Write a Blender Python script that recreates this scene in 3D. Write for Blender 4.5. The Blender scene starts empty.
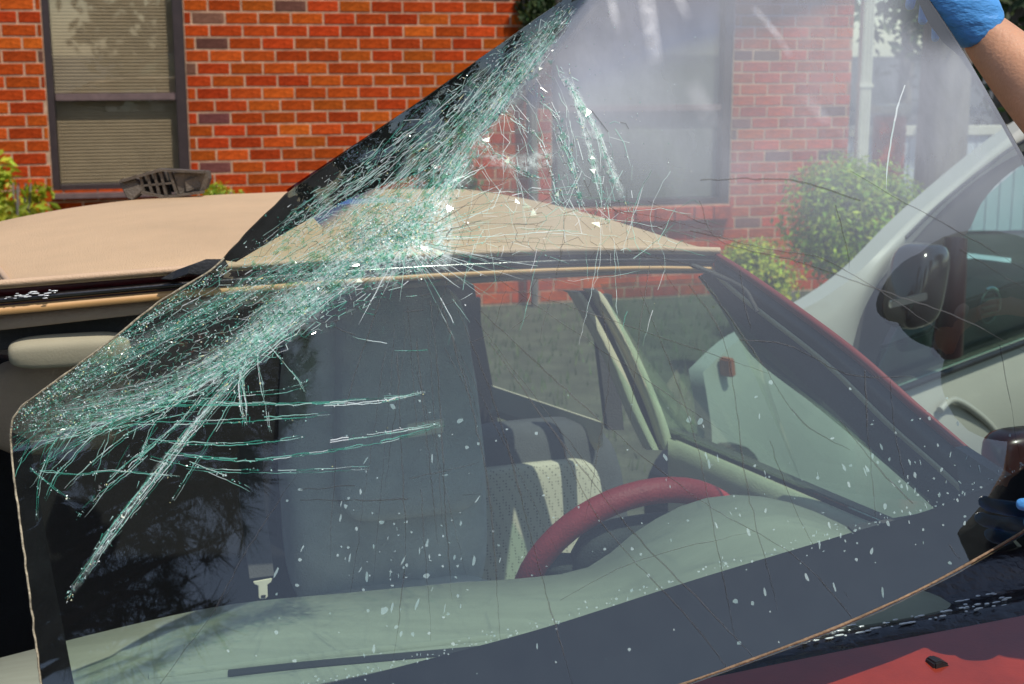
import bpy, bmesh, math, random
from mathutils import Vector, Matrix, noise, Quaternion
random.seed(7)
R = math.radians
scn = bpy.context.scene
COL = scn.collection
# ------------------------------------------------------------------ camera
F = 1422.0
PITCH = R(11.6)
CAM = Vector((0, 0, 1.75))
FWD = Vector((0, math.cos(PITCH), -math.sin(PITCH)))
UP = Vector((0, math.sin(PITCH), math.cos(PITCH)))
RT = Vector((1, 0, 0))
cd = bpy.data.cameras.new('camera')
cam = bpy.data.objects.new('camera', cd)
COL.objects.link(cam)
cam.location = CAM
cam.rotation_euler = (R(90) - PITCH, 0, 0)
cd.sensor_width = 36
cd.lens = F * 36 / 1024
cd.clip_start = 0.02
cd.clip_end = 2000
cd.dof.use_dof = True
cd.dof.focus_distance = 1.75
cd.dof.aperture_fstop = 11.5
scn.camera = cam
# ------------------------------------------------------------------ world, sun, exposure
SUN_EL, SUN_AZ = R(60), R(41)          # azimuth counted from behind the camera towards the right
sdir = Vector((math.sin(SUN_AZ) * math.cos(SUN_EL), -math.cos(SUN_AZ) * math.cos(SUN_EL), math.sin(SUN_EL)))
w = bpy.data.worlds.new('World')
scn.world = w
w.use_nodes = True
nt = w.node_tree
bg = nt.nodes['Background']
sky = nt.nodes.new('ShaderNodeTexSky')
sky.sky_type = 'NISHITA'
sky.sun_disc = False
sky.sun_elevation = SUN_EL
sky.sun_rotation = math.atan2(sdir.x, sdir.y)
sky.air_density = 1.0
sky.dust_density = 0.6
sky.ozone_density = 1.0
hz = nt.nodes.new('ShaderNodeHueSaturation')      # thin high haze: a paler sky
hz.inputs['Saturation'].default_value = 0.9
nt.links.new(sky.outputs[0], hz.inputs['Color'])
nt.links.new(hz.outputs[0], bg.inputs[0])
bg.inputs[1].default_value = 0.15
sd = bpy.data.lights.new('sun', 'SUN')
sun = bpy.data.objects.new('sun', sd)
COL.objects.link(sun)
sd.energy = 3.6
sd.angle = R(0.5)
sd.color = (1.0, 0.95, 0.86)
sun.rotation_euler = (-sdir).to_track_quat('-Z', 'Y').to_euler()
scn.view_settings.view_transform = 'Standard'
scn.view_settings.look = 'None'
scn.view_settings.exposure = 0.0
scn.view_settings.gamma = 1.0
scn.view_settings.use_curve_mapping = False
scn.render.engine = 'CYCLES'
scn.cycles.transparent_max_bounces = 32
scn.cycles.max_bounces = 8
scn.cycles.use_denoising = True


# ------------------------------------------------------------------ helpers
def P(px, py, d):
    return CAM + FWD * d + RT * ((px - 512) / F * d) - UP * ((py - 342) / F * d)


def hit(px, py, pt, n):
    r = P(px, py, 1) - CAM
    return CAM + r * ((pt - CAM).dot(n) / r.dot(n))


def proj(v):
    q = v - CAM
    d = q.dot(FWD)
    return (512 + q.dot(RT) / d * F, 342 - q.dot(UP) / d * F, d)


def lerp_poly(poly, t):
    """point at fraction t of the arc length of a polyline of tuples"""
    L = [0]
    for a, b in zip(poly, poly[1:]):
        L.append(L[-1] + math.hypot(b[0] - a[0], b[1] - a[1]))
    s = t * L[-1]
    for i in range(len(poly) - 1):
        if s <= L[i + 1] or i == len(poly) - 2:
            k = (s - L[i]) / max(1e-9, L[i + 1] - L[i])
            return tuple(x + (y - x) * k for x, y in zip(poly[i], poly[i + 1]))


def catmull(poly, n=8):
    out = []
    P_ = [poly[0]] + list(poly) + [poly[-1]]
    for i in range(1, len(P_) - 2):
        p0, p1, p2, p3 = P_[i - 1], P_[i], P_[i + 1], P_[i + 2]
        for j in range(n):
            t = j / n
            out.append(tuple(0.5 * (2 * b + (c - a) * t + (2 * a - 5 * b + 4 * c - d) * t * t + (-a + 3 * b - 3 * c + d) * t ** 3)
                             for a, b, c, d in zip(p0, p1, p2, p3)))
    out.append(tuple(poly[-1]))
    return out


class MB:
    def __init__(s):
        s.v, s.f, s.m = [], [], []

    def add(s, vs, fs, m=0):
        o = len(s.v)
        s.v += [tuple(x) for x in vs]
        s.f += [tuple(i + o for i in f) for f in fs]
        s.m += [m] * len(fs)

    def box(s, c, h, ax=None, m=0):
        c = Vector(c)
        ax = ax or (Vector((1, 0, 0)), Vector((0, 1, 0)), Vector((0, 0, 1)))
        vs = [c + ax[0] * (h[0] * i) + ax[1] * (h[1] * j) + ax[2] * (h[2] * k) for i in (-1, 1) for j in (-1, 1) for k in (-1, 1)]
        s.add(vs, [(0, 1, 3, 2), (4, 6, 7, 5), (0, 4, 5, 1), (2, 3, 7, 6), (0, 2, 6, 4), (1, 5, 7, 3)], m)

    def grid(s, rows, m=0, close=False):
        n = len(rows[0])
        vs = [p for r in rows for p in r]
        fs = []
        for i in range(len(rows) - 1):
            for j in range(n - 1):
                fs.append((i * n + j, i * n + j + 1, (i + 1) * n + j + 1, (i + 1) * n + j))
            if close:
                fs.append((i * n + n - 1, i * n, (i + 1) * n, (i + 1) * n + n - 1))
        s.add(vs, fs, m)

    def slab(s, rows, off, m=0):
        """a thick sheet: front grid, back grid moved by off, closed rim"""
        off = Vector(off)
        n, k = len(rows[0]), len(rows)
        s.grid(rows, m)
        s.grid([[Vector(p) + off for p in reversed(r)] for r in rows], m)
        rim = [rows[0][j] for j in range(n)] + [rows[i][n - 1] for i in range(1, k)] + [rows[k - 1][j] for j in range(n - 2, -1, -1)] + [rows[i][0] for i in range(k - 2, 0, -1)]
        s.grid([[Vector(p) + off for p in rim], [Vector(p) for p in rim]], m, close=True)

    def prism(s, pts, off, m=0):
        off = Vector(off)
        n = len(pts)
        vs = [Vector(p) for p in pts] + [Vector(p) + off for p in pts]
        fs = [tuple(range(n)), tuple(range(2 * n - 1, n - 1, -1))]
        for i in range(n):
            j = (i + 1) % n
            fs.append((i, i + n, j + n, j))
        s.add(vs, fs, m)

    def tube(s, path, r, seg=8, m=0, cap=True):
        path = [Vector(p) for p in path]
        rr = r if isinstance(r, (list, tuple)) else [r] * len(path)
        rows = []
        prev = None
        for i, p in enumerate(path):
            t = (path[min(i + 1, len(path) - 1)] - path[max(i - 1, 0)]).normalized()
            a = prev if prev is not None else (Vector((0, 0, 1)) if abs(t.z) < 0.9 else Vector((1, 0, 0)))
            a = (a - t * a.dot(t)).normalized()
            prev = a
            b = t.cross(a)
            rows.append([p + (a * math.cos(2 * math.pi * k / seg) + b * math.sin(2 * math.pi * k / seg)) * rr[i] for k in range(seg)])
        s.grid(rows, m, close=True)
        if cap:
            s.add(rows[0], [tuple(range(seg - 1, -1, -1))], m)
            s.add(rows[-1], [tuple(range(seg))], m)

    def rbox(s, c, h, ax=None, e=0.35, nu=24, nv=14, m=0, fn=None):
        """rounded box (superellipsoid)"""
        c = Vector(c)
        ax = ax or (Vector((1, 0, 0)), Vector((0, 1, 0)), Vector((0, 0, 1)))
        sp = lambda x, p: math.copysign(abs(x) ** p, x)
        rows = []
        for i in range(nv + 1):
            ph = -math.pi / 2 + math.pi * i / nv
            row = []
            for j in range(nu):
                th = 2 * math.pi * j / nu
                q = [sp(math.cos(ph), e) * sp(math.cos(th), e), sp(math.cos(ph), e) * sp(math.sin(th), e), sp(math.sin(ph), e)]
                if fn:
                    q = fn(q)
                row.append(c + ax[0] * (q[0] * h[0]) + ax[1] * (q[1] * h[1]) + ax[2] * (q[2] * h[2]))
            rows.append(row)
        s.grid(rows, m, close=True)

    def quad(s, c, a, b, m=0):
        s.add([c - a - b, c + a - b, c + a + b, c - a + b], [(0, 1, 2, 3)], m)

    def build(s, name, mats, parent=None, smooth=False, fix=True, bevel=0):
        me = bpy.data.meshes.new(name)
        me.from_pydata(s.v, [], s.f)
        mats = mats if isinstance(mats, (list, tuple)) else [mats]
        for x in mats:
            me.materials.append(x)
        if len(mats) > 1:
            me.polygons.foreach_set('material_index', s.m)
        if fix or bevel:
            bm = bmesh.new()
            bm.from_mesh(me)
            if bevel:
                bmesh.ops.remove_doubles(bm, verts=bm.verts, dist=1e-5)
            if fix:
                bmesh.ops.recalc_face_normals(bm, faces=bm.faces)
            if bevel:
                es = [e for e in bm.edges if len(e.link_faces) == 2 and e.calc_face_angle(0) > 0.6]
                bmesh.ops.bevel(bm, geom=es, offset=bevel, segments=2, affect='EDGES', clamp_overlap=True)
            bm.to_mesh(me)
            bm.free()
        if smooth:
            me.polygons.foreach_set('use_smooth', [True] * len(me.polygons))
        o = bpy.data.objects.new(name, me)
        COL.objects.link(o)
        if parent:
            o.parent = parent
            o.matrix_parent_inverse = parent_mat(parent).inverted()
        return o


def parent_mat(o):
    m = Matrix.LocRotScale(o.location, o.rotation_euler, o.scale)
    if o.parent:
        m = parent_mat(o.parent) @ o.matrix_parent_inverse @ m
    return m


def tag(o, label=None, cat=None, group=None, kind=None):
    if label: o['label'] = label
    if cat: o['category'] = cat
    if group: o['group'] = group
    if kind: o['kind'] = kind
    return o


def empty(name, loc, label, cat, group=None):
    o = bpy.data.objects.new(name, None)
    COL.objects.link(o)
    o.location = loc
    o.empty_display_size = 0.1
    return tag(o, label, cat, group)


# ------------------------------------------------------------------ materials
def node(nt, t, **k):
    n = nt.nodes.new(t)
    for a, b in k.items():
        setattr(n, a, b)
    return n


def mat(name, col, rough=0.6, var=0.15, scale=8, bump=0.0, bscale=60, metal=0.0, coat=0.0, spec=0.5, sheen=0.0, col2=None, rand=None, stretch=None, subs=0.0, detail=5):
    """Principled surface with noise in colour and roughness and a noise bump"""
    m = bpy.data.materials.new(name)
    m.use_nodes = True
    n = m.node_tree
    b = n.nodes['Principled BSDF']
    b.inputs['Roughness'].default_value = rough
    b.inputs['Metallic'].default_value = metal
    b.inputs['Coat Weight'].default_value = coat
    b.inputs['Coat Roughness'].default_value = 0.06
    b.inputs['Specular IOR Level'].default_value = spec
    b.inputs['Sheen Weight'].default_value = sheen
    if subs:
        b.inputs['Subsurface Weight'].default_value = subs
        b.inputs['Subsurface Radius'].default_value = (0.01, 0.004, 0.002)
    tc = node(n, 'ShaderNodeTexCoord')
    src = tc.outputs['Object']
    if stretch:
        mp = node(n, 'ShaderNodeMapping')
        mp.inputs['Scale'].default_value = stretch
        n.links.new(src, mp.inputs[0])
        src = mp.outputs[0]
    nz = node(n, 'ShaderNodeTexNoise')
    nz.inputs['Scale'].default_value = scale
    nz.inputs['Detail'].default_value = detail
    nz.inputs['Roughness'].default_value = 0.65
    n.links.new(src, nz.inputs['Vector'])
    rp = node(n, 'ShaderNodeValToRGB')
    c2 = col2 or tuple(c * (1 + var) for c in col)
    c1 = tuple(c * (1 - var) for c in col)
    rp.color_ramp.elements[0].position = 0.3
    rp.color_ramp.elements[1].position = 0.7
    rp.color_ramp.elements[0].color = (*c1, 1)
    rp.color_ramp.elements[1].color = (*c2, 1)
    n.links.new(nz.outputs['Fac'], rp.inputs[0])
    out = rp.outputs[0]
    if rand:
        kind, amt, hue = rand
        if kind == 'object':
            r = node(n, 'ShaderNodeObjectInfo').outputs['Random']
        else:
            r = node(n, 'ShaderNodeNewGeometry').outputs['Random Per Island']
        hs = node(n, 'ShaderNodeHueSaturation')
        mr = node(n, 'ShaderNodeMapRange')
        mr.inputs[3].default_value = 1 - amt
        mr.inputs[4].default_value = 1 + amt
        n.links.new(r, mr.inputs[0])
        n.links.new(mr.outputs[0], hs.inputs['Value'])
        mul = node(n, 'ShaderNodeMath', operation='MULTIPLY')
        mul.inputs[1].default_value = 7.31
        fr = node(n, 'ShaderNodeMath', operation='FRACT')
        n.links.new(r, mul.inputs[0])
        n.links.new(mul.outputs[0], fr.inputs[0])
        m2 = node(n, 'ShaderNodeMapRange')
        m2.inputs[3].default_value = 0.5 - hue
        m2.inputs[4].default_value = 0.5 + hue
        n.links.new(fr.outputs[0], m2.inputs[0])
        n.links.new(m2.outputs[0], hs.inputs['Hue'])
        n.links.new(out, hs.inputs['Color'])
        out = hs.outputs[0]
    n.links.new(out, b.inputs['Base Color'])
    if bump:
        n2 = node(n, 'ShaderNodeTexNoise')
        n2.inputs['Scale'].default_value = bscale
        n2.inputs['Detail'].default_value = 4
        n.links.new(src, n2.inputs['Vector'])
        bp = node(n, 'ShaderNodeBump')
        bp.inputs['Strength'].default_value = bump
        bp.inputs['Distance'].default_value = 0.01
        n.links.new(n2.outputs['Fac'], bp.inputs['Height'])
        n.links.new(bp.outputs[0], b.inputs['Normal'])
    return m


M = {}
M['brick_red'] = mat('brick_red', (0.42, 0.056, 0.008), 0.85, 0.45, 14, 0.7, 70, rand=('object', 0.20, 0.006), spec=0.08)
M['brick_orange'] = mat('brick_orange', (0.47, 0.072, 0.010), 0.85, 0.45, 14, 0.7, 70, rand=('object', 0.26, 0.008), spec=0.08)
M['brick_dark'] = mat('brick_dark', (0.16, 0.06, 0.045), 0.85, 0.3, 18, 0.5, 80, rand=('object', 0.3, 0.02), spec=0.08)
M['brick_mass'] = mat('brick_mass', (0.45, 0.062, 0.007), 0.85, 0.30, 18, 0.5, 80, rand=('island', 0.2, 0.006), spec=0.08)
M['mortar'] = mat('mortar', (0.56, 0.34, 0.21), 0.95, 0.35, 14, 0.6, 120)
M['window_frame'] = mat('window_frame', (0.045, 0.028, 0.026), 0.45, 0.2, 20)
M['sash_rail'] = mat('sash_rail', (0.16, 0.10, 0.09), 0.5, 0.2, 20)
M['blind'] = mat('blind', (0.60, 0.50, 0.36), 0.7, 0.1, 6)
M['blind_white'] = mat('blind_white', (0.34, 0.39, 0.42), 0.7, 0.1, 6)
M['room'] = mat('room', (0.03, 0.028, 0.025), 0.9)
M['white_paint'] = mat('white_paint', (0.72, 0.68, 0.56), 0.5, 0.08, 6)
M['siding'] = mat('siding', (0.6, 0.64, 0.7), 0.6, 0.06, 3)
M['shingle'] = mat('shingle', (0.10, 0.09, 0.085), 0.9, 0.3, 10)
M['asphalt'] = mat('asphalt', (0.055, 0.053, 0.05), 0.9, 0.35, 3, 0.6, 90)
M['lawn'] = mat('lawn', (0.075, 0.08, 0.05), 0.95, 0.4, 4, 0.8, 60)
M['grass'] = mat('grass', (0.09, 0.13, 0.04), 0.6, 0.3, 3, rand=('island', 0.4, 0.03))
M['vinyl'] = mat('vinyl', (0.64, 0.43, 0.25), 0.62, 0.09, 4.0, 0.5, 420, spec=0.35)
M['vinyl_seam'] = mat('vinyl_seam', (0.60, 0.40, 0.25), 0.6, 0.05, 8, 0.2, 300)
M['red_paint'] = mat('red_paint', (0.26, 0.027, 0.010), 0.42, 0.28, 7, 0.05, 300, coat=0.8, spec=0.5)
M['pillar_red'] = mat('pillar_red', (0.20, 0.022, 0.014), 0.4, 0.2, 8, coat=0.3)
M['dark_red'] = mat('dark_red', (0.085, 0.006, 0.008), 0.45, 0.3, 30, 0.2, 90, coat=0.1)
M['gold_trim'] = mat('gold_trim', (0.62, 0.34, 0.13), 0.5, 0.12, 14)
M['dark_trim'] = mat('dark_trim', (0.018, 0.017, 0.018), 0.4, 0.3, 12, 0.15, 200)
M['grey_trim'] = mat('grey_trim', (0.05, 0.047, 0.044), 0.7, 0.15, 14, 0.25, 300)
M['headliner'] = mat('headliner', (0.36, 0.27, 0.19), 0.95, 0.1, 12, 0.2, 300)
M['visor'] = mat('visor', (0.37, 0.33, 0.23), 0.9, 0.06, 8, 0.06, 300)
M['beige_trim'] = mat('beige_trim', (0.50, 0.46, 0.32), 0.75, 0.08, 9, 0.3, 350)
M['dash'] = mat('dash', (0.30, 0.31, 0.23), 0.72, 0.10, 3, 0.35, 260, stretch=(2, 14, 2))
M['dash_slot'] = mat('dash_slot', (0.02, 0.02, 0.018), 0.5)
M['seat_dark'] = mat('seat_dark', (0.44, 0.46, 0.41), 0.9, 0.35, 4, 0.5, 350, sheen=0.2)
M['seat_rear'] = mat('seat_rear', (0.07, 0.075, 0.072), 0.9, 0.2, 14, 0.4, 350)
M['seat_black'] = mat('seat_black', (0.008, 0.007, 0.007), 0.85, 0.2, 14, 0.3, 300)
M['red_leather'] = mat('red_leather', (0.36, 0.026, 0.032), 0.5, 0.15, 14, 0.25, 250)
M['chrome'] = mat('chrome', (0.75, 0.75, 0.75), 0.15, 0.05, 20, metal=1.0)
M['tag_white'] = mat('tag_white', (0.75, 0.72, 0.55), 0.7, 0.05, 20)
M['silver'] = mat('silver', (0.40, 0.39, 0.335), 0.4, 0.04, 3, coat=0.4)
M['orange_lens'] = mat('orange_lens', (0.38, 0.10, 0.03), 0.45, 0.1, 20)
M['black_gloss'] = mat('black_gloss', (0.012, 0.009, 0.009), 0.18, 0.3, 12, 0.1, 40, coat=0.7)
M['maroon'] = mat('maroon', (0.022, 0.005, 0.006), 0.3, 0.3, 12, coat=0.4)
M['cowl'] = mat('cowl', (0.012, 0.008, 0.009), 0.22, 0.4, 30, 0.5, 60, coat=0.4)
M['wet'] = mat('wet', (0.8, 0.8, 0.8), 0.1, 0.1, 20, coat=1)
M['bracket'] = mat('bracket', (0.11, 0.085, 0.062), 0.6, 0.35, 26, 0.35, 220)
M['frit'] = mat('frit', (0.010, 0.009, 0.010), 0.8, 0.5, 22, spec=0.0)
M['bead'] = mat('bead', (0.24, 0.15, 0.085), 0.75, 0.45, 40, 0.5, 150)
M['bead_left'] = mat('bead_left', (0.36, 0.30, 0.20), 0.5, 0.5, 60, 0.4, 200)
M['skin'] = mat('skin', (0.60, 0.30, 0.17), 0.5, 0.10, 22, 0.15, 240, subs=0.12)
M['glove'] = mat('glove', (0.085, 0.32, 0.70), 0.45, 0.10, 16, 0.7, 26, subs=0.05, stretch=(1, 1, 2.4))
M['shirt'] = mat('shirt', (0.012, 0.013, 0.018), 0.9, 0.2, 12, 0.3, 200)
M['jeans'] = mat('jeans', (0.04, 0.06, 0.11), 0.9, 0.2, 14, 0.3, 200)
M['hair'] = mat('hair', (0.02, 0.014, 0.01), 0.6, 0.2, 30, 0.4, 120)
M['eye'] = mat('eye', (0.7, 0.7, 0.68), 0.2, 0.05, 30)
M['bark'] = mat('bark', (0.20, 0.17, 0.14), 0.95, 0.4, 10, 1.0, 24, stretch=(1, 1, 0.2))
M['pine_bark'] = mat('pine_bark', (0.05, 0.035, 0.028), 0.95, 0.4, 10, 1.0, 24)
M['needle'] = mat('needle', (0.016, 0.026, 0.009), 0.8, 0.3, 3, rand=('island', 0.4, 0.02), spec=0.15)


def leafmat(name, col, tr=0.35):
    m = mat(name, col, 0.55, 0.3, 2.5, rand=('island', 0.45, 0.035))
    n = m.node_tree
    b = n.nodes['Principled BSDF']
    t = node(n, 'ShaderNodeBsdfTranslucent')
    n.links.new(b.inputs['Base Color'].links[0].from_socket, t.inputs[0])
    mx = node(n, 'ShaderNodeMixShader')
    mx.inputs[0].default_value = tr
    n.links.new(b.outputs[0], mx.inputs[1])
    n.links.new(t.outputs[0], mx.inputs[2])
    n.links.new(mx.outputs[0], n.nodes['Material Output'].inputs[0])
    return m


M['leaf_yellow'] = leafmat('leaf_yellow', (0.44, 0.48, 0.03))
M['leaf_bright'] = leafmat('leaf_bright', (0.34, 0.46, 0.03))
M['leaf_mid'] = leafmat('leaf_mid', (0.09, 0.15, 0.03))
M['leaf_dark'] = leafmat('leaf_dark', (0.045, 0.075, 0.02))


def sunlit_fabric():  # perforated cloth, paler because the seat's sunlit patch is painted in
    m = mat('sunlit_fabric', (0.50, 0.46, 0.30), 0.9, 0.06, 10)
    n = m.node_tree
    b = n.nodes['Principled BSDF']
    tc = node(n, 'ShaderNodeTexCoord')
    v = node(n, 'ShaderNodeTexVoronoi')
    v.inputs['Scale'].default_value = 150
    v.inputs['Randomness'].default_value = 0.25
    n.links.new(tc.outputs['Object'], v.inputs['Vector'])
    rp = node(n, 'ShaderNodeValToRGB')
    rp.color_ramp.elements[0].position = 0.18
    rp.color_ramp.elements[0].color = (0.09, 0.08, 0.05, 1)
    rp.color_ramp.elements[1].position = 0.34
    rp.color_ramp.elements[1].color = (0.48, 0.46, 0.34, 1)
    n.links.new(v.outputs['Distance'], rp.inputs[0])
    n.links.new(rp.outputs[0], b.inputs['Base Color'])
    return m


M['sunlit_perforated'] = sunlit_fabric()


def glass(name, tint, refl=1.0, rough=0.01, dust_haze=0.0, ior=1.5):
    """thin pane: tinted transparency, mirror reflection by Fresnel, a film of painted haze"""
    m = bpy.data.materials.new(name)
    m.use_nodes = True
    n = m.node_tree
    n.nodes.remove(n.nodes['Principled BSDF'])
    tr = node(n, 'ShaderNodeBsdfTransparent')
    tr.inputs[0].default_value = (*tint, 1)
    gl = node(n, 'ShaderNodeBsdfGlossy')
    gl.inputs['Roughness'].default_value = rough
    gl.inputs[0].default_value = (1, 1, .94, 1)
    # Schlick reflectance of the pane, the same from either side
    gm_ = node(n, 'ShaderNodeNewGeometry')
    dt = node(n, 'ShaderNodeVectorMath', operation='DOT_PRODUCT')
    n.links.new(gm_.outputs['Normal'], dt.inputs[0])
    n.links.new(gm_.outputs['Incoming'], dt.inputs[1])
    ab = node(n, 'ShaderNodeMath', operation='ABSOLUTE')
    n.links.new(dt.outputs['Value'], ab.inputs[0])
    om = node(n, 'ShaderNodeMath', operation='SUBTRACT', use_clamp=True)
    om.inputs[0].default_value = 1.0
    n.links.new(ab.outputs[0], om.inputs[1])
    pw = node(n, 'ShaderNodeMath', operation='POWER')
    pw.inputs[1].default_value = 5.0
    n.links.new(om.outputs[0], pw.inputs[0])
    r0 = ((ior - 1) / (ior + 1)) ** 2 * refl
    mu = node(n, 'ShaderNodeMapRange')
    mu.inputs[3].default_value = r0
    mu.inputs[4].default_value = min(1.0, .9 if refl else 0)
    n.links.new(pw.outputs[0], mu.inputs[0])
    mx = node(n, 'ShaderNodeMixShader')
    n.links.new(mu.outputs[0], mx.inputs[0])
    n.links.new(tr.outputs[0], mx.inputs[1])
    n.links.new(gl.outputs[0], mx.inputs[2])
    last = mx.outputs[0]
    if dust_haze:
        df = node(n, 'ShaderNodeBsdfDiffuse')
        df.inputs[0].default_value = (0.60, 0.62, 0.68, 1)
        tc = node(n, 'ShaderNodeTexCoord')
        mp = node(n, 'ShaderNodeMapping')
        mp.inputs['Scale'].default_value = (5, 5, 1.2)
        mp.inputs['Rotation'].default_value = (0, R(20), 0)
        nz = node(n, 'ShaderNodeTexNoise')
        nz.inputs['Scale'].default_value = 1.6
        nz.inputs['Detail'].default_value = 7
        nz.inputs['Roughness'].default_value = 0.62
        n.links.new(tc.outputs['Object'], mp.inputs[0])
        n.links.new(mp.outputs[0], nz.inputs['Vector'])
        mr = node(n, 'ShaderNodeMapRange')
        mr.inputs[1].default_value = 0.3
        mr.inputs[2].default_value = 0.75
        mr.inputs[3].default_value = dust_haze * 0.75
        mr.inputs[4].default_value = dust_haze * 1.5
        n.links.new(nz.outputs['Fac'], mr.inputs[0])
        da = node(n, 'ShaderNodeAttribute', attribute_name='dust_haze')     # film strength: slight dust plus painted sky haze
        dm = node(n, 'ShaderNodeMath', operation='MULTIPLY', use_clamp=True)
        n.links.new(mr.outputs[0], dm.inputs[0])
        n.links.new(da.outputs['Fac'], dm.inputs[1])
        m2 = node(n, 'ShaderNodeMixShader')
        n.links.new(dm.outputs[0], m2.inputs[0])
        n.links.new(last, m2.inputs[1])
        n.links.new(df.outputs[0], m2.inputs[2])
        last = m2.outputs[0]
    n.links.new(last, n.nodes['Material Output'].inputs[0])
    return m


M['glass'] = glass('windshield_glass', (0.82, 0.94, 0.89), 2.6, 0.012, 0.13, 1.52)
M['glass_back'] = glass('glass_back', (0.99, 1.0, 0.99), 0.0)
M['pane'] = glass('window_pane', (0.86, 0.84, 0.80), 2.2, 0.02, 0.0, 1.5)
M['door_glass'] = glass('door_glass', (0.80, 0.92, 0.87), 1.2, 0.01)
M['car_window'] = glass('car_window', (0.72, 0.90, 0.86), 1.6, 0.01)


def band_mat():
    m = bpy.data.materials.new('shade_band')
    m.use_nodes = True
    n = m.node_tree
    n.nodes.remove(n.nodes['Principled BSDF'])
    a = node(n, 'ShaderNodeAttribute', attribute_name='fade')
    cr = node(n, 'ShaderNodeValToRGB')
    e = cr.color_ramp.elements
    e[0].color = (1, 1, 1, 1)
    e[1].position = 1
    e[1].color = (0.16, 0.12, 0.30, 1)
    x = e.new(0.45)
    x.color = (0.16, 0.26, 0.75, 1)
    tr = node(n, 'ShaderNodeBsdfTransparent')
    n.links.new(a.outputs['Fac'], cr.inputs[0])
    n.links.new(cr.outputs[0], tr.inputs[0])
    n.links.new(tr.outputs[0], n.nodes['Material Output'].inputs[0])
    return m


M['shade_band'] = band_mat()


def crystal(name, stops, rough=0.3, trans=0.4):
    m = bpy.data.materials.new(name)
    m.use_nodes = True
    n = m.node_tree
    b = n.nodes['Principled BSDF']
    b.inputs['Roughness'].default_value = rough
    b.inputs['Coat Weight'].default_value = 0.5
    g = node(n, 'ShaderNodeNewGeometry')
    cr = node(n, 'ShaderNodeValToRGB')
    e = cr.color_ramp.elements
    while len(e) > 2:
        e.remove(e[-1])
    e[0].position, e[0].color = stops[0][0], (*stops[0][1], 1)
    e[1].position, e[1].color = stops[-1][0], (*stops[-1][1], 1)
    for p, c in stops[1:-1]:
        e.new(p).color = (*c, 1)
    n.links.new(g.outputs['Random Per Island'], cr.inputs[0])
    n.links.new(cr.outputs[0], b.inputs['Base Color'])
    t = node(n, 'ShaderNodeBsdfTransparent')
    mx = node(n, 'ShaderNodeMixShader')
    mx.inputs[0].default_value = trans
    n.links.new(b.outputs[0], mx.inputs[1])
    n.links.new(t.outputs[0], mx.inputs[2])
    n.links.new(mx.outputs[0], n.nodes['Material Output'].inputs[0])
    return m


M['crack_teal'] = crystal('crack_teal', [(0, (0.01, 0.16, 0.10)), (0.4, (0.06, 0.42, 0.30)), (0.7, (0.30, 0.70, 0.58)), (1, (0.8, 0.95, 0.9))], 0.3, 0.45)
M['crack_white'] = crystal('crack_white', [(0, (0.25, 0.55, 0.45)), (0.4, (0.62, 0.82, 0.76)), (1, (0.92, 0.97, 0.97))], 0.25, 0.4)
M['crack_dark'] = crystal('crack_dark', [(0, (0.012, 0.012, 0.014)), (1, (0.06, 0.06, 0.065))], 0.5, 0.5)
M['chip'] = crystal('chip', [(0, (0.02, 0.26, 0.18)), (0.35, (0.2, 0.6, 0.48)), (0.6, (0.65, 0.9, 0.85)), (0.9, (0.95, 0.98, 0.98)), (0.95, (0.95, 0.9, 0.35)), (1, (0.95, 0.95, 0.6))], 0.15, 0.15)
def crushed_mat(name, col, scale):
    m = bpy.data.materials.new(name)
    m.use_nodes = True
    n = m.node_tree
    b = n.nodes['Principled BSDF']
    b.inputs['Roughness'].default_value = .35
    b.inputs['Base Color'].default_value = (*col, 1)
    a = node(n, 'ShaderNodeAttribute', attribute_name='fade')
    tc = node(n, 'ShaderNodeTexCoord')
    nz = node(n, 'ShaderNodeTexNoise')
    nz.inputs['Scale'].default_value = scale
    nz.inputs['Detail'].default_value = 6
    nz.inputs['Roughness'].default_value = .7
    n.links.new(tc.outputs['Object'], nz.inputs['Vector'])
    mr = node(n, 'ShaderNodeMapRange')
    mr.inputs[1].default_value = .38
    mr.inputs[2].default_value = .66
    mr.inputs[3].default_value = 0
    mr.inputs[4].default_value = 1.7
    n.links.new(nz.outputs['Fac'], mr.inputs[0])
    mu = node(n, 'ShaderNodeMath', operation='MULTIPLY', use_clamp=True)
    n.links.new(mr.outputs[0], mu.inputs[0])
    n.links.new(a.outputs['Fac'], mu.inputs[1])
    t = node(n, 'ShaderNodeBsdfTransparent')
    mx = node(n, 'ShaderNodeMixShader')
    n.links.new(mu.outputs[0], mx.inputs[0])
    n.links.new(t.outputs[0], mx.inputs[1])
    n.links.new(b.outputs[0], mx.inputs[2])
    n.links.new(mx.outputs[0], n.nodes['Material Output'].inputs[0])
    return m


M['crushed'] = crushed_mat('crushed', (0.78, 0.92, 0.87), 160)
M['glare_streak'] = crushed_mat('glare_streak', (0.85, 0.85, 0.9), 18)  # pale colour for painted sun glare
M['shard'] = glass('shard', (0.72, 0.93, 0.82), 3.0, .14, 0.0, 1.5)
M['fleck'] = crystal('fleck', [(0, (0.35, 0.52, 0.52)), (1, (0.62, 0.78, 0.78))], 0.6, 0.58)

# ------------------------------------------------------------------ the ground
g = MB()
g.add([(-400, -400, 0), (400, -400, 0), (400, 400, 0), (-400, 400, 0)], [(0, 1, 2, 3)])
tag(g.build('ground', M['asphalt']), 'grey asphalt ground under the cars', kind='structure')

# ------------------------------------------------------------------ brick building
WY = R(15)
UW = Vector((math.cos(WY), math.sin(WY), 0))
NW = Vector((math.sin(WY), -math.cos(WY), 0))        # towards the camera
W0 = P(300, 100, 9.3)
W0.z = 0
Z = Vector((0, 0, 1))


def wall_sz(px, py):
    p = hit(px, py, W0, NW)
    return (p - W0).dot(UW), p.z


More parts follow.
